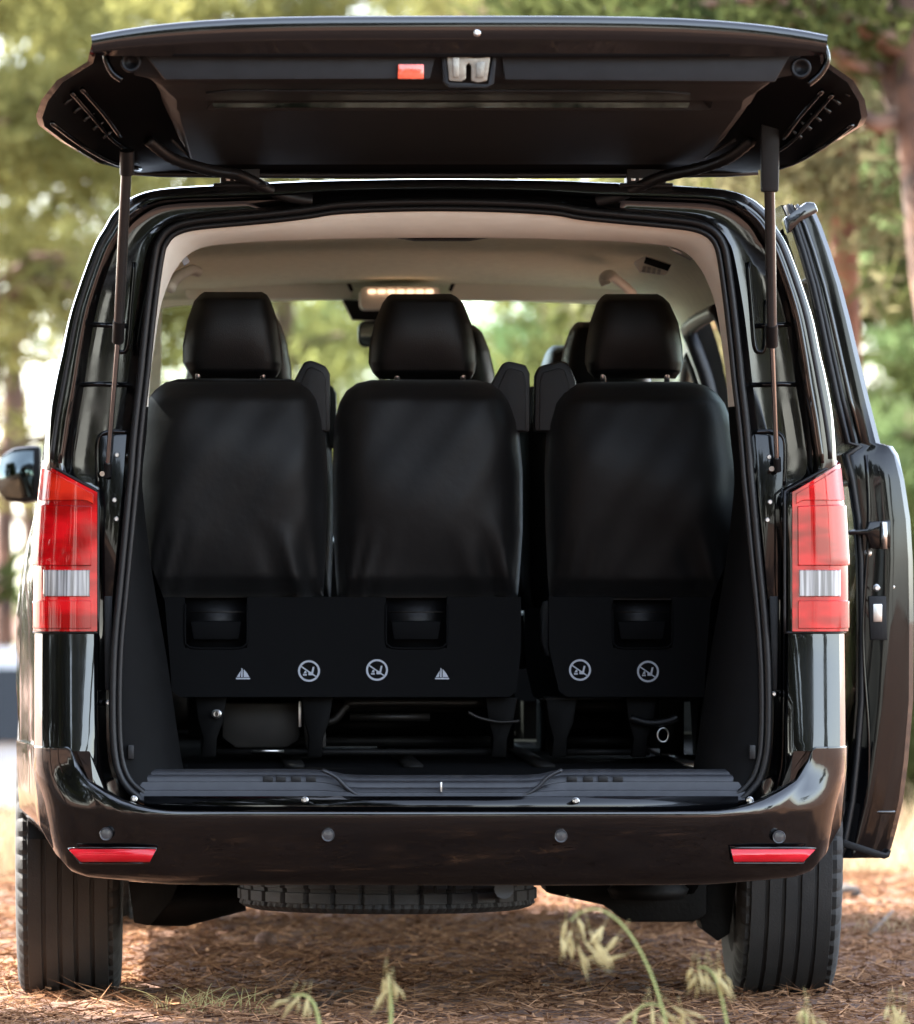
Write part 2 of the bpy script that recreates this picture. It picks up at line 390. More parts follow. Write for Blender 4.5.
# weather seal around the opening: closed double lip
lo_full = [Vector((p.x, .022, p.z)) for p in LO[4:-4]]
bl = [at(x, y, .022) for x, y in [(882-150,802),(882-210,803),(560,804),(441,805),(330,804),(210,803),(150,802)]]
seal_path = [Vector(tuple(p)) for p in catmull([(v.x, v.y, v.z) for v in lo_full[::3]+bl], 4, closed=True)]
cen = Vector((0,0,1.15))
s1 = MB().tube(seal_path, .0085, 8, closed=True)
inn = []
for i, p in enumerate(seal_path):
    t = (seal_path[(i+1)%len(seal_path)]-seal_path[i-1]).normalized(); nrm = Vector((t.z, 0, -t.x))
    if nrm.dot(cen-p) < 0: nrm = -nrm
    inn.append(p+nrm*.0145+Vector((0,.004,0)))
s1.tube(inn, .007, 8, closed=True)
vsub(s1, 'weather_seal', RUBBER, body)
# side glass, windscreen
for a_, b_, c_, d_, k_ in HOLES:
    if k_ == 'd': continue
    g = MB().grid([[lerp(OUT[i][j], INN[i][j], .12) for j in range(c_, d_+2)] for i in range(a_, b_+1)])
    vpart(g, 'windscreen' if k_ == 's' else 'side_window', GLASS if (k_ == 's' or a_ > 15) else (PGLASS if OUT[a_][c_].x < 0 else DGLASS))
    rim = [OUT[i][c_] for i in range(a_, b_+1)]+[OUT[b_][j] for j in range(c_+1, d_+2)]+[OUT[i][d_+1] for i in range(b_-1, a_-1, -1)]+[OUT[a_][j] for j in range(d_, c_, -1)]
    vsub(MB().tube(rim, .006, 6, closed=True), 'window_rubber', RUBBER, body)
    rim = [INN[i][c_] for i in range(a_, b_+1)]+[INN[b_][j] for j in range(c_+1, d_+2)]+[INN[i][d_+1] for i in range(b_-1, a_-1, -1)]+[INN[a_][j] for j in range(d_, c_, -1)]
    if k_ == 'w': vsub(MB().tube(rim, .016, 6, closed=True), 'window_surround', PLASTIC, liner)
    if k_ == 'w' and b_ == si(1.45):
        pass
rim = None
for a_, b_, c_, d_, k_ in HOLES:
    if k_ == 'd':
        rim = [INN[i][c_] for i in range(a_, b_+1)]+[INN[b_][j] for j in range(c_+1, d_+2)]+[INN[i][d_+1] for i in range(b_-1, a_-1, -1)]+[INN[a_][j] for j in range(d_, c_, -1)]
        vsub(MB().tube(rim, .02, 8, closed=True), 'door_seal', RUBBER, body)
# floor, underbody
fl = MB(); fl.box((0,2.1,.52),(.84,1.8,.03)); vpart(fl, 'floor', CARPET)
ub = MB()
for yy0, yy1, hwf in ((.12,.5,.80),(.5,1.42,.66),(1.42,3.6,.86),(3.6,4.6,.66)):
    ub.box((0,(yy0+yy1)/2,.445),(hwf,(yy1-yy0)/2-.002,.04))
vpart(ub, 'underbody', DARKM)
for sx in (-1,1):
    for yc in (.95,4.12):
        wl = MB()
        pts = [[Vector((sx*x, yc+.40*math.cos(t), .34+.40*math.sin(t))) for x in (.66,.93)] for t in np.linspace(.1,math.pi-.1,16)]
        wl.grid(pts)
        vpart(wl, 'wheel_arch_liner', PLASTIC)
# inner faces of the boot, wheel-house trim
for sx in (-1,1):
    wt = MB(); rows = []
    for y, xi in ((.2,.60),(.35,.63),(.6,.655),(.9,.66),(1.5,.66)):
        rows.append([Vector((sx*(xi+.01), y, .545)), Vector((sx*xi, y, .75)), Vector((sx*(xi+.015), y, .93)), Vector((sx*(xi+.05), y, 1.02)), Vector((sx*(xi+.16), y, 1.12))])
    wt.grid(rows)
    vpart(wt, 'boot_side_trim', BTRIM)

# jamb details
def bolt(px, py, d, r=.006, name='bolt', m=STEEL, parent=None, dep=.006):
    c = at(px, py, d)
    mb = MB().lathe([(dep,r*1.3),(0,r*1.3),(-.001,r*1.05),(-dep*.7,r),(-dep,r*.7),(-dep,.0005)], c, 'Y', 12)
    return vsub(mb, name, m, parent or body, smooth=True, auto=35)
for px, py in ((117,455),(114.5,500),(116.5,519)): bolt(px, py, .055, .006)
for px, py in ((769,457),(770,502),(767.5,520)): bolt(px, py, .055, .006)
bolt(108,703,.052,.005); bolt(774,694,.052,.005)
for px, py in ((112,541),(113,571)): bolt(px, py, .06, .009 if py < 550 else .014, 'rubber_plug', RUBBER)
for px, py in ((771,540),(769,572)): bolt(px, py, .06, .008, 'rubber_plug', RUBBER)
for px, py in ((134,799),(305,800),(576,801),(750,800)): bolt(px, py, -.008, .006)
def mpx(sx, pts): return pts if sx < 0 else [(882-x, y) for x, y in pts]
for sx in (-1,1):
    # pressed ledges across the jamb, weld bead, strut bracket and its stepped plate
    for pl in ([(82,324),(104,325),(127,326)], [(73,385),(100,384),(131,385)]):
        q = [at(x, y, .062) for x, y in mpx(sx, pl)]
        vsub(MB().tube(q, .0055, 8), 'jamb_ledge', JAMB, body)
    q = [at(p[0], p[1], .06) for p in catmull(mpx(sx, [(134,262),(130,310),(127,345),(122,352),(117,345),(116,300)]), 5)]
    vsub(MB().tube(q, .0045, 8), 'jamb_bead', JAMB, body)
    pl = mpx(sx, [(98,436),(128,434),(125,500),(119,560),(116,600),(102,600),(100,520)])
    vsub(MB().prism(ppoly(pl, .06), .052, .075), 'strut_plate', JAMB, body, bevel=.004)
    q = [at(p[0], p[1], .055) for p in catmull(mpx(sx, [(127,432),(108,432),(99,438),(97,455),(98,485)]), 5)]
    vsub(MB().tube(q, .005, 8), 'strut_plate_rim', JAMB, body)
    q = mpx(sx, [(104,596),(113,596),(110,690),(105,690)])
    vsub(MB().prism(ppoly(q, .06), .05, .07), 'jamb_bracket', PLASTIC, body, bevel=.003)
    # outer rain channel ridge along the pillar
    path = [lerp(LS[j], LE[j], .82) for j in range(29, 60)]
    if sx > 0: path = [Vector((-p.x, p.y, p.z)) for p in path]
    vsub(MB().tube([Vector((p.x, .0, p.z)) for p in path], .0045, 8), 'pillar_moulding', PAINT, body)
    path = [lerp(LS[j], LE[j], .45) for j in range(29, 60)]
    if sx > 0: path = [Vector((-p.x, p.y, p.z)) for p in path]
    vsub(MB().tube([Vector((p.x, .004, p.z)) for p in path], .006, 8), 'pillar_moulding', RUBBER, body)
# tailgate striker rubber buffers at the lower corners of the opening
for px, py in ((131,752),(752,752)):
    c = at(px, py, .03); vsub(MB().box(c, (.007,.012,.016)), 'buffer', RUBBER, body, bevel=.003)

P2_ = lambda px: ppoly([(px-2.5,178),(px+2.5,178.5),(px+2,181),(px-2,181)], 0)
# hinges on the roof edge
for px in (240, 645):
    c = at(px, 185, .05); h = MB()
    h.box(at(px,174,.04), (.044,.045,.026)); h.box(at(px,186,.03), (.060,.05,.004))
    hp = vpart(h, 'tailgate_hinge', PLASTIC, bevel=.004)
    for ox in (-12,-4,9): vsub(MB().prism(P2_(px+ox), -.009, .0), 'hinge_bolt', STEEL, hp, bevel=.001)
    hg = bpy.context.scene.objects[-1] if False else None

# lamps ------------------------------------------------------------------
xo_y = [460,500,560,632]; xo_x = [42,37.5,33.5,33]
def dep(w): return interp(w, [0,.04,.14,.32,.6,1], [.10,.05,.018,.003,-.001,.0])
def lamp_patch(w0, w1, f0, f1, y0f, y1f, proud, sx, nu=14, nv=10, border=.010, ridge=0):
    """patch of lamp surface: w across from the flank, y from y0f(w) to y1f(w); its border drops back"""
    rows = []
    us = [w0, w0+.012]+list(np.linspace(w0+.05, w1-.05, nu))+[w1-.012, w1]
    for iu, w in enumerate(us):
        edge_u = iu in (0, len(us)-1)
        row = []
        ya, yb = y0f(w), y1f(w)
        ys = [ya, ya+1.2]+list(np.linspace(ya+3.5, yb-3.5, nv))+[yb-1.2, yb]
        for iv, y in enumerate(ys):
            edge = edge_u or iv in (0, len(ys)-1)
            xo = interp(y, xo_y, xo_x); px = lerp(xo, 98 if sx < 0 else 92, w)-(0 if sx < 0 else 1)
            p = at(px, y, 0); d = dep(w)-(proud-(border if edge else 0))+(0 if edge else ridge*(math.sin(y*.36)+.6*math.sin(y*.83+w*2)))
            if w < .1: p.x -= proud*.4*(0 if edge else 1)
            row.append(Vector((p.x if sx < 0 else -p.x, d, p.z)))
        rows.append(row)
    return MB().grid(rows)
top = lambda w: 461+30.5*w
for sx in (-1, 1):
    base = vpart(lamp_patch(0,1,0,0, top, lambda w: 632.5, .012, sx, border=.02), 'tail_lamp', RED, auto=60)
    vsub(lamp_patch(.05,.93,0,0, lambda w: top(w)+4, lambda w: max(501, top(w)+10) if w < .8 else 501+(w-.8)*30, .018, sx), 'turn_lens', ORED if sx < 0 else RED, base, auto=60)
    vsub(lamp_patch(.03,.90,0,0, lambda w: 504+2*w, lambda w: 566, .020, sx, nv=34, ridge=0), 'brake_lens', RED, base, auto=60)
    vsub(lamp_patch(.15,.88,0,0, lambda w: 569.5, lambda w: 597, .019, sx), 'reverse_lens', CLEAR, base, auto=60)
    vsub(lamp_patch(.02,.90,0,0, lambda w: 600, lambda w: 629, .018, sx, nv=14, ridge=0), 'fog_lens', RED, base, auto=60)
    q = [at(lerp(33,98,w), 632.5, 0)+Vector((0, dep(w)-.002, 0)) for w in np.linspace(0,1,16)]
    if sx > 0: q = [Vector((-p.x, p.y, p.z)) for p in q]
    vsub(MB().tube(q, .0035, 6), 'lamp_seal', RUBBER, base)
    q = [at(lerp(42,98,w), 461+30.5*w, 0)+Vector((0, dep(w)-.006, 0)) for w in np.linspace(0,1,16)]
    q += [at(98, y, 0)+Vector((0,-.008,0)) for y in np.linspace(492,632,10)]
    if sx > 0: q = [Vector((-p.x, p.y, p.z)) for p in q]
    vsub(MB().tube(q, .0035, 6), 'lamp_seal', RUBBER, base)

# bumper ------------------------------------------------------------------
PA = [(-.959,.56),(-.945,.42),(-.927,.25),(-.912,.13),(-.9085,.07),(-.900,.02),(-.880,-.014),(-.84,-.028),(-.76,-.031),(-.5,-.031),(-.25,-.031),(0,-.031)]
PB = [(-.963,.56),(-.950,.42),(-.930,.25),(-.913,.13),(-.904,.06),(-.887,.0),(-.855,-.038),(-.80,-.062),(-.70,-.085),(-.5,-.102),(-.25,-.112),(0,-.115)]
def both(P):
    q = catmull(P, 6); return q+[np.array((-p[0],p[1])) for p in q[-2::-1]]
qa, qb = both(PA), both(PB)
rows = []
for i in range(len(qb)):
    a_, c_ = qb[max(i-1,0)], qb[min(i+1,len(qb)-1)]
    t = c_-a_; t /= np.linalg.norm(t); n2 = np.array((t[1], -t[0]))
    ax = abs(qb[i][0])
    zt = interp(ax, [0,.60,.66,.70,.73,.750,.765,.78,1], [.468,.468,.476,.493,.517,.55,.597,.608,.608])
    zb = interp(ax, [0,.6,.8,.85,.89,.91,.93,.95], [.300,.302,.316,.328,.352,.375,.392,.40])
    row = []
    for off, z in ((-.07,zt-.003),(-.0035,zt),(-.001,zt-.0012),(0,zt-.004),(0,lerp(zt,zb,.06)),(-.0005,lerp(zt,zb,.12)),(-.003,lerp(zt,zb,.22)),(-.0065,lerp(zt,zb,.32)),(-.0105,lerp(zt,zb,.42)),(-.014,lerp(zt,zb,.5)),(-.025,lerp(zt,zb,.75)),(-.036,zb+.016),(-.05,zb+.004),(-.07,zb),(-.16,zb+.01)):
        f = min(1, max(0, (.565-z)/.10)); f = f*f*(3-2*f)
        if ax > .71 and z > zt-.0045 and off > -.01: off = 0 if z < zt-.0005 else -.0004
        q = lerp(qa[i], qb[i], f)+n2*(off if ax < .9 or z < zb+.02 else off*.45)
        row.append(Vector((q[0], q[1], z)))
    rows.append(row)
bumper = vpart(MB().grid(rows), 'rear_bumper', PAINT, auto=60)
cm = MB(); cm.box((0,.03,.475),(.66,.03,.022)); vpart(cm, 'rear_cross_member', JAMB)
def by(px): return interp(abs(at(px,0,-.09).x), [0,.25,.5,.7,.82,.887], [-.115,-.112,-.102,-.085,-.05,.02])
for pts in ([(69,849),(156,849),(150,862),(80,862)], [(731,849),(815,849),(804,863),(734,863)]):
    rws = []
    for k in range(9):
        t = k/8; a_ = lerp(pts[0][0],pts[1][0],t); b_ = lerp(pts[3][0],pts[2][0],t)
        y = by((a_+b_)/2)
        rws.append([at(a_,849,y)+Vector((0,.006,0)), at(a_,849.8,y)+Vector((0,-.004,0)), at(b_,861.5,y)+Vector((0,.002,0)), at(b_,862.5,y)+Vector((0,.012,0))])
    r_ = vsub(MB().grid(rws), 'reflector', REFL, bumper)
    rm = [p[0]+Vector((0,-.004,.002)) for p in rws]+[p[3]+Vector((0,-.004,-.002)) for p in rws[::-1]]
    vsub(MB().tube(rm, .0028, 6, closed=True), 'reflector_surround', PAINT, bumper)
for px, py in ((106,834),(328,835),(561,836),(779,837)):
    c = at(px, py, by(px)-.001)
    vsub(MB().lathe([(.006,.0145),(-.002,.0145),(-.0035,.0135),(-.003,.0115),(-.006,.0105),(-.0065,.0005)], c, 'Y', 20), 'parking_sensor', mat('sensor_cap', (.03,.03,.032), .3, coat=.5) if px == 106 else bpy.data.materials['sensor_cap'], bumper, auto=35)

# sill ---------------------------------------------------------------------
rows = []
for px in np.linspace(140, 745, 60):
    cdip = 1/(1+math.exp(-(px-335)/6))*1/(1+math.exp((px-548)/6))
    row = []
    for d, py in ((.075,769.5),(.06,769.0),(.052,772.5),(.05,774.5),(.046,775),(.042,778),(.04,781.5),(.034,782),(.031,787),(.028,790),(.022,790.5),(.018,795),(.012,800)):
        row.append(at(px, py+(cdip*6 if py > 768 else 0)*(1 if py < 786 else .35), d-.012*cdip*(py > 768)))
    rows.append(row)
sill = vpart(MB().grid(rows), 'sill_plate', SILL, auto=50)
pl = catmull([(322,770),(336,777),(350,790),(370,797),(441,798),(512,797),(534,790),(548,777),(562,770)], 4)
vsub(MB().tube([at(p[0],p[1],.012) for p in pl], .0045, 8), 'latch_cover_rim', SILL, sill)
vsub(MB().box(at(441,787,.006), (.0022,.006,.011)), 'striker', STEEL, sill, bevel=.001)
for px in (268,281,296,311,572,588,603,618):
    vsub(MB().box(at(px,779,.036), (.011,.004,.0065)), 'sill_cleat', PLASTIC, sill, bevel=.0015)
# bevel of seats' floor rails
for x in (-.62,-.32,-.05,.25,.60):
    vpart(MB().box((x, 1.3, .553), (.022,.95,.004)), 'seat_rail', STEEL if x > .5 else DARKM)

# tailgate -------------------------------------------------------------------
stn = [(-1.032,2.094,.757,2.070),(-1.0358,2.10,.760,2.075),(-1.0365,2.128,.7605,2.091),(-1.0367,2.138,.761,2.0995),(-1.035,2.1435,.762,2.104),(-1.030,2.1468,.762,2.1065),(-1.0,2.1485,.762,2.104),(-.98,2.150,.760,2.098),(-.90,2.150,.772,2.062),(-.80,2.135,.838,2.03),(-.70,2.11,.872,1.997),(-.62,2.092,.886,1.968),(-.57,2.08,.882,1.952),(-.45,2.05,.838,1.925),(-.28,2.0,.765,1.890),(-.10,1.950,.705,1.886),(.0,1.925,.675,1.886),(.02,1.905,.67,1.884)]
us = np.concatenate([np.linspace(-1,-.7,7), np.linspace(-.6,.6,11), np.linspace(.7,1,7)])
rows = [[Vector((hw*u, y, ze+(zc-ze)*(1-abs(u)**4))) for u in us] for y, zc, hw, ze in stn]
tg = MB().grid(rows)
inn_r = []
for k, (y, zc, hw, ze) in enumerate(stn):
    th = .014
    yy = y+.016 if k < 8 else y
    inn_r.append([Vector((hw*u*.985, yy, ze-.004+(zc-ze-.03)*(1-abs(u)**4)*(1 if k > 6 else .6))) for u in us])
per = lambda R: [r[0] for r in R]+R[-1][1:]+[r[-1] for r in R[-2::-1]]+R[0][-2:0:-1]
tg.grid([per(rows), per(inn_r)], closed_u=True)
tailgate = vpart(tg, 'tailgate', PAINT, auto=50)
vsub(MB().grid(inn_r), 'inner_frame', mat('tailgate_inner_paint', (.002,.002,.0022), .45, spec=.12, bump=.03, bscale=12), tailgate, auto=50)
vsub(MB().tube([at(x, y, .005) for x, y in ((128,172),(160,174),(240,175),(441,175),(640,175),(725,174),(758,172))], .007, 8), 'tailgate_seal', RUBBER, tailgate)
# inner trim: near face, step, pane strip, rising panel
tu = np.linspace(-1,1,61)
trow = [(-.955,2.096,.715,0),(-.985,2.088,.712,0),(-.987,2.072,.706,0),(-.968,2.030,.690,0),(-.955,2.018,.684,0),(-.93,2.012,.676,0),(-.90,2.009,.67,0),(-.84,1.998,.655,0),(-.80,1.994,.645,0),(-.755,1.990,.64,0),(-.752,1.9995,.64,1),(-.75,2.006,.64,1),(-.70,2.000,.64,1),(-.695,1.974,.64,1),(-.68,1.972,.635,0),(-.55,1.958,.63,0),(-.40,1.940,.62,0),(-.25,1.921,.612,0),(-.12,1.903,.605,0),(-.07,1.897,.60,0),(-.05,1.902,.598,0)]
rows = []
for y, z, hw, slot in trow:
    r = []
    for u in tu:
        x = hw*u+.012
        zz = z
        if slot and abs(u) > .80: zz = interp(y, [-.755,-.68], [1.990,1.972])
        zz += .05*max(0, (abs(u)-.93)/.07)**2 if y > -.95 else .0
        if -.987 <= y <= -.95 and z < 2.08: zz += .012*max(0,(abs(u)-.9)/.1)
        r.append(Vector((x, y+(0 if abs(u) < .93 else .01*(abs(u)-.93)/.07), zz)))
    rows.append(r)
trim = vsub(MB().grid(rows), 'trim_panel', TRIM, tailgate, auto=30)
# recessed grips left and right of the latch: shallow raised fields on the near face
for pl in ([(140,49),(438,47),(430,79),(165,80)], [(500,47),(792,52),(775,82),(505,80)]):
    vsub(MB().prism(ppoly(pl, -.99), -.992, -.975), 'trim_field', TRIM, tailgate, bevel=.004)
for q in ([(206,93,-.905),(230,90.5,-.91),(655,91,-.91),(690,94,-.905)], [(172,140,-.36),(190,158,-.12),(700,159,-.12),(735,140,-.36)]):
    vsub(MB().tube([at(*p) for p in q], .0035, 6), 'trim_ledge', TRIM, tailgate)
for px in (262,352,526,618): 
    vsub(MB().lathe([(.004,.012),(-.002,.012),(-.004,.009),(-.004,.0005)], at(px,134,-.335), 'Y', 14), 'trim_clip', PLASTIC, tailgate)
# strip of the rear window above the trim, broken reflection painted into its colour
gl = mat('rear_window_glass', (.05,.08,.07), .04, metal=.0, coat=1, spec=1.0)
vsub(MB().grid([[at(x, 102.5+ (.6 if x<300 else 0), -.757) for x in np.linspace(212,690,20)], [at(x, 107.6, -.7578) for x in np.linspace(214,688,20)]]), 'rear_window', MIRROR if False else mat('window_reflection', (.75,.92,.84), .03, metal=1, nscale=16, col2=(.05,.08,.065)), tailgate)
# latch, marker lamp, lip screws
def P2(pts, d): return ppoly(pts, d)
latch = MB().prism(P2([(446,40),(491,40),(490,60),(487,81),(478,83),(471,81),(471,66),(468.5,63.5),(466,66),(466,79),(461,82),(449,81),(447,60)], -1.0), -1.008, -.98)
vsub(latch, 'latch', ZINC, tailgate, bevel=.0025)
q = [at(x, y, -1.01) for x, y in ((458,51),(466,55),(474,57),(484,56.5))]
vsub(MB().tube(q, .003, 6), 'latch_lever', BROWNM, tailgate)
vsub(MB().prism(P2([(452,55),(459,55),(459,78),(453,78)], -1.0), -1.012, -1.0), 'latch_claw', ZINC, tailgate, bevel=.002)
vsub(MB().prism(P2([(476,63),(485,62),(483,78),(476,78)], -1.0), -1.011, -1.0), 'latch_claw', ZINC, tailgate, bevel=.002)
vsub(MB().prism(P2([(441,44),(446,41),(447,62),(449,82),(488,84),(492,60),(493,41),(498,44),(494,84),(486,88),(450,88),(443,82)], -1.0), -1.0, -.975), 'latch_surround', PLASTIC, tailgate, bevel=.002)
bolt(477,33,-1.036,.006, parent=tailgate)
ml = mat('marker_orange_red', (.85,.10,.04), .2, coat=1, noise=.3, nscale=60)
vsub(MB().prism(P2([(398,64),(424,64),(424,79),(397.5,79)], -1.0), -1.002, -.985), 'marker_lamp', ml, tailgate, bevel=.003)
for sx in (-1,1):   # metal corner behind the lip: folded flanges, buffer holes and ribs in the wings
    q = [at(p[0], p[1], -.96) for p in catmull([(108,42),(106,58),(112,72),(122,80)] if sx < 0 else [(824,46),(827,60),(820,74),(808,84)], 5)]
    vsub(MB().tube(q, .007, 8), 'corner_flange', JAMB, tailgate)
    c = at(131 if sx < 0 else 801, 62 if sx < 0 else 68, -.985)
    vsub(MB().lathe([(.01,.022),(-.004,.021),(-.006,.017),(.004,.013),(.008,.0005)], c, 'Y', 20), 'trim_plug', PLASTIC, tailgate)
    for pts in ([(52,122,-.60),(80,143,-.45),(110,160,-.28),(140,168,-.14)], [(72,92,-.72),(92,115,-.55),(112,138,-.4),(130,150,-.3)], [(82,88,-.74),(103,112,-.57),(120,135,-.42)]):
        q = [at(p[0] if sx < 0 else 904-p[0], p[1]+(0 if sx < 0 else 2), p[2]+.0) for p in catmull(pts, 5)]
        q = [Vector((v.x, v.y, v.z-.002)) for v in q]
        vsub(MB().tube(q, .0055, 8), 'inner_bead', PAINT, tailgate)
    for k in range(6):
        px, py = lerp(60,108,k/5), lerp(92,134,k/5)
        c = at(px if sx < 0 else 904-px, py, lerp(-.70,-.42,k/5))
        rot = Matrix.Rotation(.7*sx, 3, 'Y')
        vsub(MB().box(c, (.015,.02,.004), rot), 'inner_rib', JAMB, tailgate, bevel=.002)
# conduits
for pts in ([(148,140,-.34),(172,158,-.28),(205,169,-.16),(235,174,-.05),(262,186,.0),(285,196,.02),(312,201,.03)], [(752,140,-.34),(728,158,-.28),(700,168,-.16),(665,176,-.05),(640,186,0),(618,196,.02),(596,201,.03)]):
    q = [at(*p) for p in catmull(pts, 8)]
    rr = [.0125+.0012*(k%2) for k in range(len(q))]
    vpart(MB().tube(q, rr, 10), 'cable_conduit', RUBBER)
# gas struts
for pts in (((127,160,-.36),(118,340,-.10),(107.5,467,.02)), ((769,160,-.36),(772,344,-.10),(777,462,.02))):
    A, B, Cc = (at(*p) for p in pts)
    st = vpart(MB().tube([A, B], .0115, 14), 'gas_strut', mat('strut_black', (.02,.02,.02), .3, coat=.4) if 'strut_black' not in bpy.data.materials else bpy.data.materials['strut_black'], auto=40)
    vsub(MB().tube([B+(A-B).normalized()*.05, B-(A-B).normalized()*.004], .0135, 14), 'strut_collar', PLASTIC, st, auto=40)
    vsub(MB().tube([B, Cc], .0058, 12), 'strut_rod', CHROME, st, auto=40)
    vsub(MB().tube([Cc+(B-Cc).normalized()*.01, Cc-(B-Cc).normalized()*.022], .009, 12), 'ball_socket', PLASTIC, st, auto=40)
    vsub(MB().tube([Cc+Vector((-.012,.0,-.015)), Cc+Vector((.0,.04,-.015))], .006, 10), 'ball_stud', STEEL, st, auto=40)
    vsub(MB().tube([A+Vector((0,-.01,.02)), A+Vector((0,.01,-.03))], .016, 12), 'ball_socket', PLASTIC, st, auto=40)
# the drive sleeve of the right strut
vpart(MB().prism(P2([(760,100),(776,98),(779,140),(778,192),(761,192)], -.40), -.42, -.385), 'strut_sleeve', PLASTIC, bevel=.005)

# seats ------------------------------------------------------------------
def pillow(mb, cxs, thick, d, bulge, nx=36, fold=None):
    """cxs: list of (py, left px, right px); closed cushion shape facing the camera"""
    Y = [c[0] for c in cxs]; ys = np.linspace(Y[0], Y[-1], 60)
    rows = []
    for k, y in enumerate(ys):
        l, r = interp(y, Y, [c[1] for c in cxs]), interp(y, Y, [c[2] for c in cxs])
        t = k/(len(ys)-1); vt = min(t, 1-t)
        ev = min(1, (vt/.09))**.5 if vt < .09 else 1
        ring = []
        N = nx
        for s in range(2*N):
            back = s < N
            u = (s/(N-1))*2-1 if back else 1-((s-N)/(N-1))*2
            uu = math.copysign(abs(u)**.85, u)
            px = (l+r)/2+(r-l)/2*uu
            e = (1-abs(u)**9)
            off = (thick*.5+bulge*(1-abs(u)**3)*math.sin(math.pi*min(1,.08+t*.95))) * e * ev
            dd = d+thick*.5+(-off if back else off)
            if fold and back: dd += fold(px, y)*e
            ring.append(at(px, y, d)+Vector((0, dd-d, 0)))
        rows.append(ring)
    mb.grid(rows, closed_u=True)
    b0 = len(mb.v)-len(rows)*2*nx
    mb.f.append(tuple(range(b0, b0+2*nx))); mb.m.append(0)
    mb.f.append(tuple(range(len(mb.v)-2*nx, len(mb.v)))); mb.m.append(0)
    return mb
def shift(o, dv):
    o.location = Vector(o.location)+Vector(dv)
def folds(xl, xr):
    def f(px, y):
        a = 0
        for c, w, amp, s in ((xl+12,5,.024,.3),(xl+26,6,.02,.4),(xl+44,8,.011,.5),(xr-12,5,.027,-.3),(xr-27,6,.022,-.42),(xr-46,9,.012,-.5)):
            k = max(0, (y-520)/76); xx = c+s*(596-y)*.6
            a += amp*k*math.exp(-((px-xx)/w)**2)*(1 if int(c)%2 else -1)
        return a+.004*math.sin(px*.045+y*.02)+.003*math.sin(y*.05-px*.02)+.0012*math.sin(px*.13+y*.09)
    return f
SEATS = []
d3 = .60
def icon_nosit(cx, cy, r, parent, d):
    mb = MB(); n = 28
    ro, ri = r, r*.82
    rows = [[(lambda v: v)(at(cx+q*math.cos(2*math.pi*k/n), cy+q*math.sin(2*math.pi*k/n)*.98, d)) for q in (ri, ro)] for k in range(n)]
    mb.grid(rows, closed_v=True)
    def bar(x0,y0,x1,y1,w):
        dx, dy = x1-x0, y1-y0; L = math.hypot(dx,dy); nx_, ny_ = -dy/L*w, dx/L*w
        mb.add([at(cx+r*(x0)+r*nx_, cy+r*y0+r*ny_, d), at(cx+r*x0-r*nx_, cy+r*y0-r*ny_, d), at(cx+r*x1-r*nx_, cy+r*y1-r*ny_, d), at(cx+r*x1+r*nx_, cy+r*y1+r*ny_, d)], [(0,1,2,3)])
    bar(-.72,-.42,.66,.52,.055)
    dz = d-.0006
    def poly(P): mb.add([at(cx+r*x, cy+r*y, dz) for x, y in P], [tuple(range(len(P)))])
    poly([(-.05,.38),(.34,.38),(.5,-.38),(.34,-.38),(.22,.1),(-.05,.1)])
    poly([(-.55,.42),(-.2,.42),(-.2,.28),(-.55,.28)]); poly([(-.5,.22),(-.24,.22),(-.24,-.02),(-.36,-.02)])
    return vsub(mb, 'no_sitting_pictogram', WHITE, parent, smooth=False)
def icon_tri(cx, cy, r, parent, d):
    mb = MB()
    def poly(P): mb.add([at(cx+r*x, cy+r*y, d) for x, y in P], [tuple(range(len(P)))])
    poly([(-1,.55),(1,.55),(1.0,.75),(-1,.75)]); poly([(-.9,.45),(-.45,.45),(-.3,-.5)]); poly([(-.3,.45),(-.05,.45),(-.05,-.7),(-.2,-.9)]); poly([(.1,.45),(.9,.45),(.6,-.1),(.1,-.7)])
    return vsub(mb, 'warning_pictogram', WHITE, parent, smooth=False)
LAB = ['left rear seat of the back row', 'middle rear seat of the back row', 'right rear seat of the back row']
backs = [[(378,178,290),(381,166,304),(388,156,313),(400,146,320),(420,140,325),(470,134,328),(530,134,327),(575,137,325),(598,140,324)],
         [(379,372,478),(382,358,492),(390,347,505),(402,340,513),(422,335,520),(470,333,524),(530,334,524),(575,336,521),(598,338,519)],
         [(381,588,690),(384,574,706),(391,562,718),(403,554,727),(424,548,735),(470,546,742),(530,547,745),(575,549,745),(600,551,744)]]
heads = [[(291,204,262),(293.5,200,267),(300,194,271),(320,187,278),(345,182.5,282),(362,183,283),(372,188,280),(378,193,276)],
         [(293,392,452),(295.5,388,457),(302,383,464),(322,375,472),(345,370,477),(362,369,478),(372,373,476),(379,380,472)],
         [(293,607,659),(295.5,603,664),(302,598,671),(322,591,680),(345,587,684),(362,586,685),(371,589,683),(378,596,677)]]
guides = [[(288,392),(304,362),(311,360),(326,366),(330,374),(331,432),(300,432)], [(487,392),(503,363),(509,361),(526,365),(530,374),(530,432),(500,432)], [(534,432),(535,376),(539,366),(561,361),(569,363),(576,380),(580,432)]]
posts = [(198,263),(397,463),(603,667)]
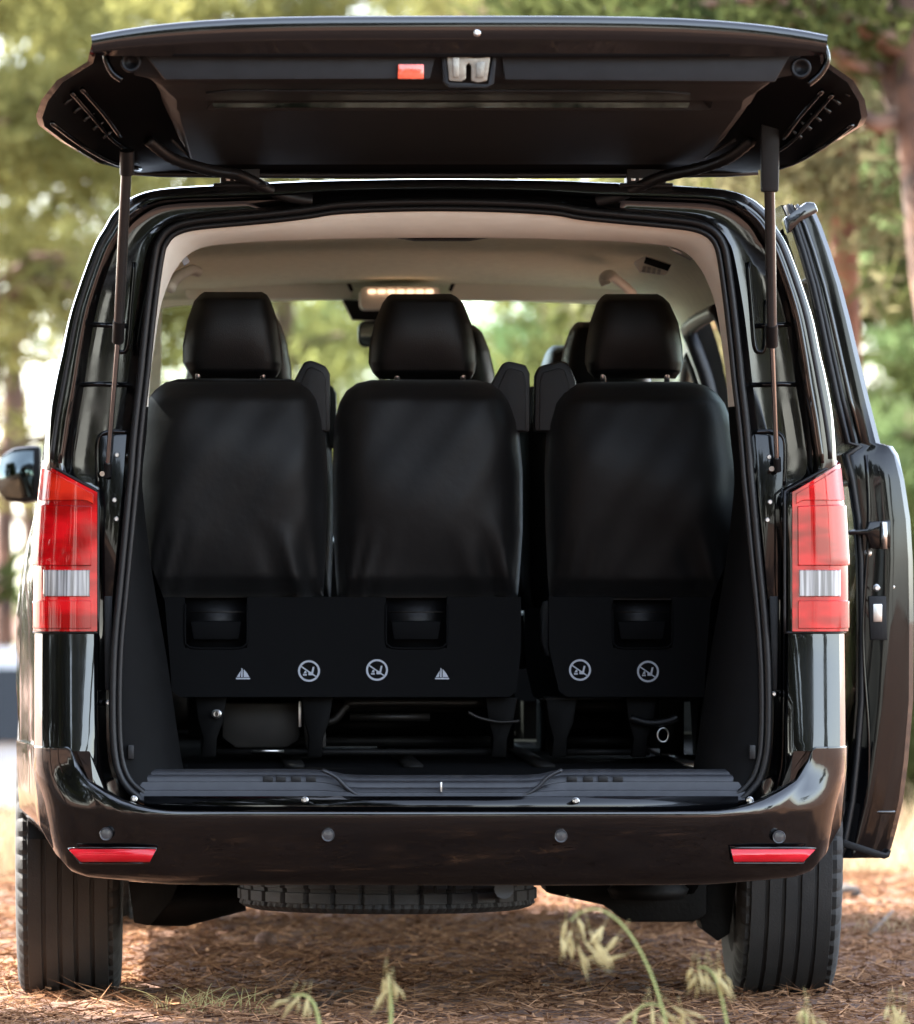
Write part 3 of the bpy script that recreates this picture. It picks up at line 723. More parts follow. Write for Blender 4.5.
def make_seat(i):
    xl, xr = backs[i][6][1], backs[i][6][2]
    st = vpart(pillow(MB(), backs[i], .13, d3, .05, fold=folds(xl, xr)), 'rear_seat', CLOTH)
    st['label'] = LAB[i]
    vsub(pillow(MB(), heads[i], .11, d3+.06, .03), 'headrest', LEATHER, st)
    for px in posts[i]:
        vsub(MB().tube([at(px, 392, d3+.085), at(px, 355, d3+.085)], .0065, 10), 'headrest_post', CHROME, st)
    vsub(MB().prism(P2(guides[i], d3+.05), d3+.05, d3+.12), 'belt_guide', PLASTIC, st, bevel=.012)
    gq = guides[i]; cxg = sum(p[0] for p in gq[:6])/6
    vsub(MB().prism(P2([(lerp(x, cxg, .28), lerp(y, 420, .12)) for x, y in gq], d3+.05), d3+.044, d3+.06), 'belt_guide_cover', TRIM, st, bevel=.004)
    SEATS.append(st); return st
sts = [make_seat(i) for i in range(3)]
# lower back panel with pull recess, built as plates around the recess
def back_panel(x0, x1, yb, recs, parent, y0=597):
    yt = 648
    for rx0, rx1 in recs:
        pass
    xs = [x0]+[v for r in recs for v in r]+[x1]
    mb = MB()
    dd = d3+.035
    for k in range(0, len(xs), 2):
        mb.prism(P2([(xs[k],y0),(xs[k+1],y0),(xs[k+1],yt),(xs[k],yt)], dd), dd, dd+.06)
    mb.prism(P2([(x0,yt),(x1,yt),(x1-4,yb-6),(x1-12,yb),(x0+18,yb),(x0+10,yb-6)], dd), dd, dd+.06)
    pn = vsub(mb, 'seat_back_panel', SEATPL, parent, auto=30)
    for rx0, rx1 in recs:
        vsub(MB().prism(P2([(rx0-1,y0-3),(rx1+1,y0-3),(rx1+1,yt+1),(rx0-1,yt+1)], dd), dd+.05, dd+.066), 'pull_recess', PLASTIC, parent)
        vsub(MB().tube([at(rx0+3, 612, dd+.018), at(rx1-3, 612, dd+.018)], .0022, 6), 'recess_wire', BROWNM, parent)
        vsub(MB().prism(P2([(rx0+5,621),(rx1-5,621),(rx1-8,640),(rx0+8,640)], dd), dd+.022, dd+.05), 'pull_handle', SEATPL, parent, bevel=.006)
        q = [at(p[0],p[1],dd-.001) for p in catmull([(rx0,604),(rx0,640),(rx0+2,645),(rx0+8,648),((rx0+rx1)/2,648.3),(rx1-8,648),(rx1-2,645),(rx1,640),(rx1,604)], 4)]
        vsub(MB().tube(q, .0028, 6), 'recess_rim', SEATPL, parent)
    return dd
dd = back_panel(162, 521, 697, [(185,247),(386,447)], sts[0]); back_panel(549, 737, 697, [(613,672)], sts[2])
icon_tri(243,674,7,sts[0],dd-.002); icon_nosit(309,671,11,sts[0],dd-.002); icon_nosit(377,670,11,sts[1],dd-.002); icon_tri(442,674,7,sts[1],dd-.002)
icon_nosit(580,670,11,sts[2],dd-.002); icon_nosit(648,671.5,11,sts[2],dd-.002)
# seat frames and legs below
def stamped(px0, px1):
    return None
fr = MB()
fr.prism(P2([(222,703),(300,703),(300,740),(286,748),(236,748),(222,738)], .8), .80, .83)
vsub(fr, 'seat_frame', BROWNM, sts[0], bevel=.006)
q = [at(p[0],p[1],.75) for p in catmull([(318,722),(334,720),(346,707),(362,703),(490,703)], 5)]
vsub(MB().tube(q, .010, 8), 'frame_tube', BROWNM, sts[1])
q = [at(p[0],p[1],.76) for p in ((350,717),(430,717))]; vsub(MB().tube(q, .010, 8), 'frame_tube', BROWNM, sts[1])
fr = MB().prism(P2([(300,700),(326,700),(326,748),(306,748)], .78), .78, .80); vsub(fr, 'seat_frame', BROWNM, sts[1], bevel=.004)
vsub(MB().box(at(300,714,.75), (.0035,.004,.030)), 'latch_lever', STEEL, sts[0], bevel=.001)
vsub(MB().tube([at(252,751,.7), at(284,751,.7)], .004, 8), 'release_bar', STEEL, sts[0])
for px, s in ((210,0),(316,0),(500,1),(640,2),(560,2)):
    vsub(MB().prism(P2([(px-15,697),(px+17,697),(px+13,722),(px+7,738),(px+6,757),(px-9,757),(px-7,738),(px-12,720)], .7), .68, .80), 'seat_leg', FRAMEM, sts[s], bevel=.004)
vsub(MB().tube([at(p[0],p[1],.66) for p in catmull([(468,712),(480,718),(500,722),(520,721)], 5)], .004, 8), 'release_bar', BROWNM, sts[1])
vsub(MB().tube([at(p[0],p[1],.66) for p in catmull([(630,718),(650,723),(668,721),(678,717)], 5)], .009, 8), 'release_bar', PLASTIC, sts[2])
vsub(MB().tube([at(663+5.5*math.cos(t), 735+7*math.sin(t), .67) for t in np.linspace(0,2*math.pi,18)[:-1]], .0025, 6, closed=True), 'release_ring', STEEL, sts[2])
for px, s in ((217,0),(216,0)): bolt(px, 714 if s == 0 else 720, .66, .008, parent=sts[0])
vsub(MB().tube([at(540,699,.66), at(620,699,.66)], .0015, 6), 'panel_edge', BROWNM, sts[2])
for s, (x0, x1) in enumerate(((165,330),(335,520),(550,735))):   # seat cushions ahead of the backs
    a_, b_ = at(x0,600,.75), at(x1,600,.75)
    vsub(MB().box(((a_.x+b_.x)/2, 1.0, .86), ((b_.x-a_.x)/2, .26, .07)), 'seat_cushion', CLOTH, sts[s], bevel=.03)
    vsub(MB().box(((a_.x+b_.x)/2, 1.05, .765), ((b_.x-a_.x)/2-.03, .2, .02)), 'cushion_pan', FRAMEM, sts[s])
for s_, xs_ in ((0,(215,500)),(2,(556,650))):
    for py_, d_, r_ in ((706,.86,.016),(741,.95,.013),(752,.72,.008)):
        vsub(MB().tube([at(xs_[0], py_, d_), at(xs_[1], py_, d_)], r_, 10), 'frame_tube', DARKM, sts[s_])
    vsub(MB().prism(P2([(xs_[0],712),(xs_[1],712),(xs_[1],738),(xs_[0],738)], 1.15), 1.15, 1.2), 'base_panel', FRAMEM, sts[s_])
pb = vpart(MB().prism(P2([(660,700),(684,700),(684,755),(660,755)], 1.3), 1.3, 1.31), 'step_trim', SILL)
# second row and front seats: copies of the rear seats with their headrests
def copy_seat(src, dv, name, lab, mir_=False):
    c = src.copy(); COL.objects.link(c); c.name = name; c['label'] = lab
    c.location = Vector(src.location)+Vector(dv)
    for ch in src.children:
        if ch.name.split('.')[0] in ('headrest','headrest_post','belt_guide','seat_cushion','seat_back_panel'):
            k = ch.copy(); COL.objects.link(k); k.parent = c
copy_seat(sts[0], (.035,.95,-.02), 'second_row_seat', 'left seat of the second row')
copy_seat(sts[1], (.085,.95,-.035), 'second_row_seat', 'middle seat of the second row')
copy_seat(sts[2], (-.01,.95,-.03), 'second_row_seat', 'right seat of the second row')
copy_seat(sts[0], (.0,2.1,-.04), 'front_seat', 'driver seat')
copy_seat(sts[2], (-.01,2.1,-.05), 'front_seat', 'front passenger seat')

second = [o for o in bpy.data.objects if o.name.startswith('second_row_seat') or o.name.startswith('front_seat')]
for o in second:
    src_x = {0:(165,330),1:(335,520),2:(550,735)}[0 if 'left' in o['label'] or 'driver' in o['label'] else (1 if 'middle' in o['label'] else 2)]
    a_, b_ = at(src_x[0],600,.75), at(src_x[1],600,.75)
    vsub(MB().box(((a_.x+b_.x)/2, 1.02, .675), ((b_.x-a_.x)/2-.05, .2, .11)), 'seat_base', DARKM, o, bevel=.01)
# cabin fittings -----------------------------------------------------------
def rounded(px0, py0, px1, py1, r):
    pts = []
    for cx_, cy_, a0 in ((px1-r,py0+r,-90),(px1-r,py1-r,0),(px0+r,py1-r,90),(px0+r,py0+r,180)):
        for k in range(5):
            t = math.radians(a0+k*22.5); pts.append((cx_+r*math.cos(t), cy_+r*math.sin(t)))
    return pts
for x0, x1, y0, y1 in ((185,352,279,299),(450,640,279,301)):
    v = vpart(MB().prism(P2(rounded(x0,y0,x1,y1,6), 2.95), 2.94, 2.965), 'sun_visor', VISOR, bevel=.004)
    q = [at(p[0],p[1],2.935) for p in ([(x0+2,y0+2),(x1-44,y0-1),(x1-14,y0-1),(x1-4,y0+3),(x1,y0+12)] if x0 < 300 else [(x0,y0+12),(x0+4,y0+3),(x0+14,y0-1),(x0+50,y0-1),(x1-2,y0+3)])]
    vsub(MB().tube(q, .005, 6), 'visor_edge', PLASTIC, v)
hdr = MB().prism(P2(rounded(150,262,670,300,8), 3.0), 3.0, 3.03); vpart(hdr, 'windscreen_header', HEADL)
dl = vpart(MB().prism(P2(rounded(360,287,440,309,6), 2.8), 2.78, 2.95), 'dome_lamp', CREAM, bevel=.004)
em = mat('lit_reading_lamp', (.9,.6,.4), .4); em.node_tree.nodes['Principled BSDF'].inputs['Emission Color'].default_value = (1,.62,.4,1); em.node_tree.nodes['Principled BSDF'].inputs['Emission Strength'].default_value = .22
for k in range(7):
    vsub(MB().prism(P2(rounded(368+k*9.6,289.5,376+k*9.6,293.5,1.6), 2.77), 2.772, 2.785), 'lamp_lens', em, dl)
im = vpart(MB().prism(P2(rounded(358,321,440,347,7), 2.9), 2.9, 2.93), 'interior_mirror', PLASTIC, bevel=.004)
vsub(MB().prism(P2(rounded(360,323,438,345,6), 2.9), 2.894, 2.9), 'mirror_glass', mat('grey_mirror', (.3,.31,.3), .15, metal=.8), im)
vpart(MB().prism(P2([(342,300),(440,303),(440,330),(400,322),(352,320)], 2.95), 2.93, 2.99), 'sensor_housing', PLASTIC, bevel=.004)
# ceiling fittings: centre belt slot, air vent, rear lamp, grab handles
cl = vpart(MB().prism(P2([(390,236),(398,233),(488,233),(496,236),(470,240),(415,240)], .3), .28, .36), 'ceiling_latch', PLASTIC, bevel=.002)
vsub(MB().tube([at(388,235,.275), at(402,234,.275)], .003, 6), 'latch_glint', STEEL, cl); vsub(MB().tube([at(476,234.5,.275), at(492,235.5,.275)], .003, 6), 'latch_glint', STEEL, cl)
av = vpart(MB().prism(P2([(634,262),(646,255),(672,264),(666,275),(640,272)], 1.2), 1.2, 1.23), 'air_vent', CREAM, bevel=.004)
vsub(MB().prism(P2([(646,257),(671,265),(668,271),(644,263)], 1.19), 1.19, 1.205), 'vent_slot', PLASTIC, av)
for k in range(4): vsub(MB().prism(P2([(643+k*5,266+k),(646+k*5,266.5+k),(645+k*5,272+k*.8),(642+k*5,271.5+k*.8)], 1.19), 1.19, 1.205), 'vent_slat', STEEL, av)
rl = vpart(MB().prism(P2([(668,246),(680,249),(696,258),(690,260),(674,252)], .45), .45, .46), 'rear_reading_lamp', STEEL)
for pts in ([(606,285,1.7),(604,278,1.7),(610,275,1.7),(622,284,1.9),(632,293,2.1)], [(171,288,.8),(176,278,.9),(190,270,1.1),(198,272,1.15)]):
    vpart(MB().tube([at(*p) for p in catmull(pts, 5)], .013, 8), 'grab_handle', CREAM)
vpart(MB().prism(P2([(178,254),(185,252),(190,262),(184,266)], .3), .3, .32), 'coat_hook', WHITE, bevel=.003)
# dashboard, steering wheel
vpart(MB().box((0,3.45,.95), (.80,.3,.14)), 'dashboard', PLASTIC, bevel=.06)
vpart(MB().tube([Vector((-.40+.18*math.cos(t), 3.08+.06*math.sin(t), 1.02+.17*math.sin(t))) for t in np.linspace(0,2*math.pi,30)[:-1]], .015, 8, closed=True), 'steering_wheel', PLASTIC)

# side mirrors ---------------------------------------------------------------
for sx in (-1,1):
    pts = [(-3,470),(2,455),(14,448),(30,446),(41,446),(41,500),(25,503),(6,501),(-2,492)]
    P = ppoly(pts, 3.6); 
    if sx > 0: P = [(-x, z) for x, z in P]
    mr = vpart(MB().prism(P, 3.6, 3.75), 'side_mirror', PLASTIC, bevel=.012)
    P = [(lerp(x, sx*1.10 , .16), lerp(z, 1.26, .17)) for x, z in P]
    vsub(MB().prism(P, 3.594, 3.602), 'mirror_glass', mat('mirror_pane', (.09,.11,.11), .05, metal=1) if sx < 0 else bpy.data.materials['mirror_pane'], mr)

# sliding door (right side, slid back) ---------------------------------------
xo_z = [(205,813),(225,822),(250,831),(285,842),(320,851),(360,860.5),(400,870),(443,881)]
low_z = [(446,893),(455,899),(480,905),(520,911),(560,913.5),(620,914.5),(700,914),(760,909),(800,904),(830,897),(848,892),(858,886)]
d = .72
def dstat(y, inner_off):
    o_ = [at(x, yy, d) for yy, x in xo_z]+[at(x, yy, d) for yy, x in low_z]
    return [Vector((p.x-inner_off(p.z), y, p.z)) for p in o_]
thick = lambda z: interp(z, [.3,.40,.5,1.27,1.285,1.5,1.83], [.12,.13,.135,.135,.09,.085,.075])
ysd = [.72,.735,.80,.86,1.6,1.68,1.74,1.755]
outr = [dstat(y, lambda z: .012 if y in (.72,1.755) else 0) for y in ysd]
inr = [dstat(y, thick) for y in ysd]
nzr = len(outr[0])
skp = lambda i, j: 2 < i+1 and i+1 <= 4 and 1 <= j <= 6 and i == 3
dm = MB(); dm.grid(outr, skip=skp); dm.grid(inr, skip=skp)
dm.grid(mi=1, rows=[[lerp(a_, b_, t)+Vector((0, (-.012*math.sin(math.pi*t)-.006*math.sin(9*t+a_.z*5)*math.sin(math.pi*t))*(1 if a_.z < 1.27 else .22), 0)) for a_, b_ in zip(outr[0], inr[0])] for t in np.linspace(0,1,9)]); dm.grid([outr[-1], inr[-1]]); dm.grid([[r[0] for r in outr],[r[0] for r in inr]]); dm.grid([[r[-1] for r in outr],[r[-1] for r in inr]])
door = vpart(dm, 'sliding_door', [PAINT, JAMB], auto=35)
vsub(MB().grid([[lerp(outr[i][j], inr[i][j], .3) for j in range(1,8)] for i in (3,4)]), 'door_window', DGLASS, door)
dr = [inr[0][j]+Vector((.012,-.006,0)) for j in range(nzr)]
vsub(MB().tube(dr, .008, 8), 'door_seal', RUBBER, door)
dr = [lerp(outr[0][j], inr[0][j], .45)+Vector((0,-.002,0)) for j in range(nzr)]
vsub(MB().tube(dr[:8], .006, 8), 'frame_bead', PAINT, door)
# upper rail cap, roller arm, latch, bolts, sill strip
vsub(MB().prism(P2([(784,218),(806,202),(814,203),(818,212),(800,222),(788,234)], .72), .70,.80), 'rail_cap', PAINT, door, bevel=.006)
vsub(MB().tube([lerp(outr[0][j], inr[0][j], .68)+Vector((0,-.006,0)) for j in range(8)], .006, 8), 'frame_rubber', RUBBER, door)
vsub(MB().prism(P2([(868,596),(886,596),(887,640),(870,640)], .71), .700,.72), 'door_latch', PLASTIC, door, bevel=.003)
vsub(MB().prism(P2([(873,604),(882,604),(882,622),(873,622)], .70), .696,.705), 'latch_jaw', STEEL, door, bevel=.002)
vsub(MB().tube([at(866+3*math.sin(k*.5), 455+k*19, .708) for k in range(20)], .004, 6), 'door_flange', JAMB, door)
arm = vsub(MB().prism(P2([(838,531),(866,529),(868,522),(890,520),(890,548),(870,549),(866,535),(838,535)], .70), .68,.715), 'roller_arm', JAMB, door, bevel=.004)
vsub(MB().tube([at(884,522,.672), at(884,549,.672)], .008, 10), 'roller_pin', STEEL, door)
for px, py in ((877,588),(892,587),(878,612),(868,553)): bolt(px, py, .712, .007, parent=door)
vsub(MB().prism(P2([(843,839),(885,853),(891,850),(889,857),(884,859),(843,847)], .71), .70,.74), 'lower_seal', RUBBER, door, bevel=.003)
vsub(MB().tube([at(846,812,.716), at(895,812,.716)], .004, 6), 'door_crease', PAINT, door)
for py, px in ((470,884),(486,886)): pass

# wheels ----------------------------------------------------------------------
def tyre_prof(w, R):
    h = w/2; P = [(-h*.78,R*.66),(-h*.92,R*.70),(-h,R*.80),(-h*.985,R*.90),(-h*.93,R*.955),(-h*.85,R*.985)]
    edges = [-.80,-.46,-.15,.15,.46,.80]
    for k in range(5):
        a_, b_ = edges[k]*h, edges[k+1]*h
        rr = R*(1-.010*((a_+b_)/2/h)**2)
        P += [(a_+.004,rr-.007),(a_+.0055,rr),(b_-.0055,rr),(b_-.004,rr-.007)]
    P += [(h*.85,R*.985),(h*.93,R*.955),(h*.985,R*.90),(h,R*.80),(h*.92,R*.70),(h*.78,R*.66)]
    return P
def mod(n_):
    def f(k, j, r):
        if j in (3,4,5,n_-6,n_-5,n_-4) and k % 4 == 0: return r-.009
        return r
    return f
alloy = mat('alloy_rim', (.35,.35,.36), .35, metal=.9)
for x, y in ((-.842,.95),(.834,.95),(-.835,4.12),(.835,4.12)):
    R = .345; P = tyre_prof(.245, R)
    w = vpart(MB().lathe([(-.05,.06),(.05,.06),(.05,.12),(-.05,.12),(-.05,.06)], (x,y,R-.004), 'X', 24), 'wheel', DARKM)
    vsub(MB().lathe(P, (x,y,R-.004), 'X', 192, mod=mod(len(P))), 'tyre', TYRE, w, auto=30)
    sg = 1 if x > 0 else -1
    rim = MB().lathe([(-.085,.232),(-.09,.215),(-.05,.205),(.05,.205),(.09,.215),(.085,.232)], (x,y,R-.004), 'X', 48)
    for k in range(5):
        t = 2*math.pi*k/5; c = Vector((x+sg*.05, y+.13*math.cos(t), R-.004+.13*math.sin(t)))
        rim.box(c, (.012,.085,.024), Matrix.Rotation(t, 3, 'X'))
    vsub(rim, 'rim', alloy, w)
P = tyre_prof(.195, .343)
def mod2(k, j, r):
    if k % 9 == 0 and 5 < j < len(P)-6: return r-.012
    return r-.007 if (j in (3,4,5,len(P)-6,len(P)-5,len(P)-4) and k%3==0) else r
c = at(387, 900, .42); sp = vpart(MB().lathe([(-.06,.03),(-.06,.15),(.0,.19),(.06,.21)], (c.x,.42,.325), 'Z', 32), 'spare_wheel', DARKM)
vsub(MB().lathe(P, (c.x,.42,.325), 'Z', 288, mod=mod2), 'tyre', TYRE, sp, auto=30)
# axle, arms, exhaust, tow eye
vpart(MB().tube([(-.72,.95,.31),(.72,.95,.31)], .045, 12), 'rear_axle', DARKM)
for sx in (-1,1):
    vpart(MB().tube([(sx*.62,1.0,.30),(sx*.60,1.25,.34),(sx*.55,1.8,.40)], .05, 10), 'trailing_arm', DARKM)
    vpart(MB().lathe([(.255,.03),(.262,.09),(.285,.10),(.30,.075),(.31,.06),(.43,.055)], (sx*.50,.85,.0), 'Z', 24), 'coil_spring', DARKM)
    vpart(MB().tube([(sx*.60,.72,.26),(sx*.60,.6,.46)], .028, 10), 'damper', DARKM)
vpart(MB().tube([at(137,905,.75), at(150,902,.75), at(185,903,.75), at(245,898,.75)], [.03,.055,.055,.03], 14), 'exhaust_silencer', DARKM)
vpart(MB().prism(P2([(128,880),(180,880),(172,900),(150,925),(134,922)], .7), .66,.9), 'axle_bracket', DARKM, bevel=.005)
vpart(MB().prism(P2([(690,880),(735,880),(728,932),(716,940),(700,928)], .8), .74,.9), 'axle_bracket', DARKM, bevel=.005)
vpart(MB().prism(P2([(540,876),(706,876),(706,915),(692,921),(626,921),(602,904),(545,892)], .75), .70,.95), 'axle_carrier', DARKM, bevel=.012)
vpart(MB().lathe([(.235,.02),(.24,.085),(.262,.095),(.275,.08),(.33,.075)], (at(648,600,.62).x,.62,.0), 'Z', 28), 'spring_seat', DARKM)
te = vpart(MB().tube([at(504,889,.03), at(504,889,.25)], .022, 14), 'tow_eye', mat('tow_eye_grey', (.05,.052,.056), .45, metal=.3), auto=40)
for px in (435,454): vpart(MB().box(at(px,884,.06), (.004,.02,.02)), 'carrier_hook', DARKM, bevel=.002)

# ------------------------------------------------------------------ vegetation and surroundings
def raw(name, V, Fn, m, parent=None, k=3):
    """fast mesh from numpy: V (n,3), triangles in order"""
    me = bpy.data.meshes.new(name); n = len(V)
    me.vertices.add(n); me.vertices.foreach_set('co', np.asarray(V, np.float32).ravel())
    nf_ = n//k; me.loops.add(n); me.loops.foreach_set('vertex_index', np.arange(n, dtype=np.int32))
    me.polygons.add(nf_); me.polygons.foreach_set('loop_start', np.arange(0, n, k, dtype=np.int32)); me.polygons.foreach_set('loop_total', np.full(nf_, k, np.int32))
    me.materials.append(m); me.update(); me.validate()
    o = bpy.data.objects.new(name, me); COL.objects.link(o)
    if parent: o.parent = parent
    return o
def unit(rng, n):
    v = rng.normal(size=(n,3)); return v/np.linalg.norm(v, axis=1, keepdims=True)
def blades(rng, base, dirs, L, wd):
    n = len(base); sd = np.cross(dirs, unit(rng, n)); sd /= np.linalg.norm(sd, axis=1, keepdims=True)+1e-9
    V = np.empty((n,3,3)); V[:,0] = base-sd*wd; V[:,1] = base+sd*wd; V[:,2] = base+dirs*L
    return V.reshape(-1,3)
def crown_verts(rng, blobs, ntuft, K=10, L=.17, wd=.016):
    vol = np.array([b_[3]**2 for b_ in blobs]); pick = rng.choice(len(blobs), ntuft, p=vol/vol.sum())
    B = np.array([b_[:3] for b_ in blobs])[pick]; R = np.array([b_[3] for b_ in blobs])[pick]
    flat = np.array([1,1,.62])
    cen_ = B+unit(rng, ntuft)*flat*(R*rng.uniform(.25,1,ntuft)**.6)[:,None]
    base = np.repeat(cen_, K, 0)+rng.normal(size=(ntuft*K,3))*.05
    return blades(rng, base, unit(rng, ntuft*K)+np.array([0,0,.25]), (L*rng.uniform(.6,1.3,ntuft*K))[:,None], (wd*rng.uniform(.6,1.4,ntuft*K))[:,None])
def make_tree(name, label, cat, x, y, h, rt, spread, nblob, ntuft, m, bark, seed, low=.25, lean=0, group=None, bl=.55, L=.17, wd=.016):
    rng = np.random.default_rng(seed); z0 = float(gz(x, y))-.1
    t = empty(name, label, cat, (x, y, z0), group)
    pts = []; 
    for k in range(9):
        q = k/8; pts.append((lean*q*h+.12*math.sin(q*5+seed), .1*math.cos(q*4+seed)-.1, q*h*.92))
    rr = [rt*(1-.75*k/8) for k in range(9)]
    tk = MB().tube(pts, rr, 12); blobs = []
    for k in range(nblob):
        q = rng.uniform(low, 1); a_ = rng.uniform(0, 2*math.pi)
        ln = spread*(1-.55*max(0,(q-.45)))*rng.uniform(.35,1)
        b0 = Vector(pts[min(8,int(q*8))]); tip = b0+Vector((math.cos(a_)*ln, math.sin(a_)*ln, ln*.12+rng.uniform(-.2,.3)))
        md = b0.lerp(tip, .5)+Vector((0,0,.12*ln))
        tk.tube([b0, md, tip], [rt*.28, rt*.17, .012], 6)
        for s_ in (.6,.85,1.02):
            c_ = b0.lerp(tip, s_); blobs.append((c_.x+rng.normal()*.2, c_.y+rng.normal()*.2, c_.z+rng.normal()*.12, bl*rng.uniform(.5,1.15)))
    tk.build('trunk', bark, t, auto=60)
    raw('crown', crown_verts(rng, blobs, ntuft, L=L, wd=wd), None, m, t)
    return t
def bx_(px, d): return CX+(px-VX)*(D+d)/F
# visible background trees: (px, distance beyond the tail, ...)
make_tree('pine_tree', 'olive green pine filling the upper left behind the raised tailgate', 'tree', bx_(-75,26), 26, 8, .16, 2.4, 50, 2700, OLIVE, BARK, 11, low=.48)
make_tree('pine_tree', 'second olive pine at the upper left, farther back down the slope', 'tree', bx_(20,34), 34, 8.5, .10, 1.7, 28, 1500, OLIVE, BARK, 22, low=.64)
make_tree('pine_tree', 'yellowish pine with thin trunk above the left of the tailgate', 'tree', bx_(268,30), 30, 8.5, .13, 1.7, 28, 2000, OLIVE, BARK, 12, low=.42)
make_tree('pine_tree', 'pine seen through the windscreen between the left and middle headrests', 'tree', bx_(330,40), 40, 8, .18, 2.1, 26, 1300, GREEN, BARK, 13, low=.2)
make_tree('pine_tree', 'pine with dark trunk above the right half of the tailgate', 'tree', bx_(662,24), 24, 8, .14, 1.5, 28, 2100, OLIVE, BARK, 14, low=.45)
make_tree('pine_tree', 'pine with reddish orange trunk at the right beside the sliding door', 'tree', bx_(868,14), 14, 7, .09, 1.0, 24, 900, BROWNL, OBARK, 15, low=.47)
make_tree('pine_tree', 'big pine with thick dark branching trunk in the upper right corner', 'tree', bx_(1075,12), 12, 7.5, .17, 1.6, 28, 1700, PINE, BARK, 16, low=.42, lean=-.16)
big = [o for o in bpy.data.objects if str(o.get('label','')).startswith('big pine')][0]
for pts, r0, r1 in ([(950,165,12.0),(918,110,12.0),(890,62,12.1),(856,22,12.2),(824,-12,12.3)], .12, .075), ([(894,70,12.1),(862,66,11.9),(832,50,11.8),(800,34,11.7)], .042, .016), ([(915,108,12.0),(880,124,11.9),(856,112,11.8),(838,118,11.7)], .045, .018), ([(860,26,12.2),(892,10,12.3),(914,-8,12.4)], .07, .05):
    P_ = [at(p[0],p[1],p[2])-big.location for p in catmull(pts, 4)]
    MB().tube(P_, [lerp(r0, r1, k/(len(P_)-1)) for k in range(len(P_))], 10).build('limb', BARK, big, auto=60)
make_tree('pine_tree', 'pale green pine at the right edge behind the open sliding door', 'tree', bx_(905,30), 30, 6.5, .14, 1.7, 34, 3000, GREEN, BARK, 17, low=.08)
make_tree('pine_tree', 'distant green pine behind the windscreen right of the middle headrest', 'tree', bx_(540,44), 44, 8, .16, 2.2, 24, 1100, GREEN, BARK, 18, low=.2)
make_tree('pine_tree', 'distant pine low on the left above the silver car', 'tree', bx_(25,46), 46, 7, .14, 1.4, 14, 420, GREEN, BARK, 19, low=.25)
make_tree('pine_tree', 'tall distant pine showing above the middle of the tailgate', 'tree', bx_(450,50), 50, 10, .2, 2.4, 30, 1700, OLIVE, BARK, 20, low=.3)
make_tree('pine_tree', 'distant yellow green pine at the right above the dry grass', 'tree', bx_(800,48), 48, 9, .2, 2.3, 30, 1900, OLIVE, BARK, 21, low=.15)
# woodland behind and beside the photographer: seen only as reflections and dappled shade
proto = make_tree('woodland_pine', 'pine of the clearing standing behind the photographer', 'tree', -9, -24, 10, .22, 3.2, 44, 2400, PINE, BARK, 31, low=.2, bl=.9, L=.36, wd=.045, group='pines behind the photographer')
rng = np.random.default_rng(5)
spots = [(-13,-30,1.1),(-4,-40,1.0),(7,-50,1.15),(-24,-20,1.1),(-17,-14,1.0),(-20,-6,.95),(-30,-36,1.2),(36,-52,1.3),(0,-60,1.4),(-4.7,.6,.8),(-4.6,-3.2,.82),(-4.4,-8.2,.75),(-12,-18,1.0),(-30,-52,1.5),(-20,-56,1.4),(-11,-50,1.3),(-3,-56,1.5),(5,-58,1.4),(13,-62,1.4)]  # the unseen pines closest to the van are added to shade the ground behind
for (x, y, s_) in spots:
    c = proto.copy(); COL.objects.link(c); c.location = (x, y, float(gz(x,y))); c.rotation_euler = (0,0,rng.uniform(0,6.28)); c.scale = (s_,s_,s_)
    if y > -20: c['label'] = 'unseen pine shading the clearing near the van'; c['group'] = 'pines beside the clearing'
    for ch in proto.children:
        k = ch.copy(); COL.objects.link(k); k.parent = c
for (x, y, s_, lb) in ((-3.6,17,.55,'pine at the left of the clearing nearest the van'),(-6.5,25,.7,'pine at the left of the clearing halfway down the slope'),(-9.5,38,.8,'pine at the left of the clearing farthest down the slope'),(5.2,24,.75,'pine at the right of the clearing nearest the van'),(7.5,34,.9,'pine at the right of the clearing halfway down the slope'),(5.0,46,1.0,'pine at the right of the clearing farthest down the slope')):
    c = proto.copy(); COL.objects.link(c); c.location = (x, y, float(gz(x,y))); c.rotation_euler = (0,0,x); c.scale = (s_,s_,s_); c['label'] = lb; c['group'] = 'pines down the slope'
    for ch in proto.children:
        k = ch.copy(); COL.objects.link(k); k.parent = c
# dry grass on the brow
rng = np.random.default_rng(8)
def grass(n, x0, x1, y0, y1, h, m, name, wd=.004):
    nb = n//7; cx_ = rng.uniform(x0,x1,nb); cy_ = rng.uniform(y0,y1,nb)
    X = np.repeat(cx_,7)+rng.normal(size=nb*7)*.04; Y = np.repeat(cy_,7)+rng.normal(size=nb*7)*.04
    base = np.stack([X,Y,gz(X,Y)-.01],1); dr = np.stack([rng.normal(size=nb*7)*.35, rng.normal(size=nb*7)*.35, np.ones(nb*7)],1)
    dr /= np.linalg.norm(dr,axis=1,keepdims=True)
    hh = (h*rng.uniform(.45,1.15,nb*7)*np.repeat(rng.uniform(.5,1.1,nb),7))[:,None]
    o = raw(name, blades(rng, base, dr, hh, wd), None, m); o['kind'] = 'stuff'; return o
grass(9000, -6, 10, 6.9, 9.5, .42, STRAW, 'dry_grass')
grass(1400, -2.2, -1.15, 6.6, 9, .42, STRAW, 'dry_grass')
grass(16000, -9, 14, 9.0, 30, .55, STRAW, 'dry_meadow', .007)
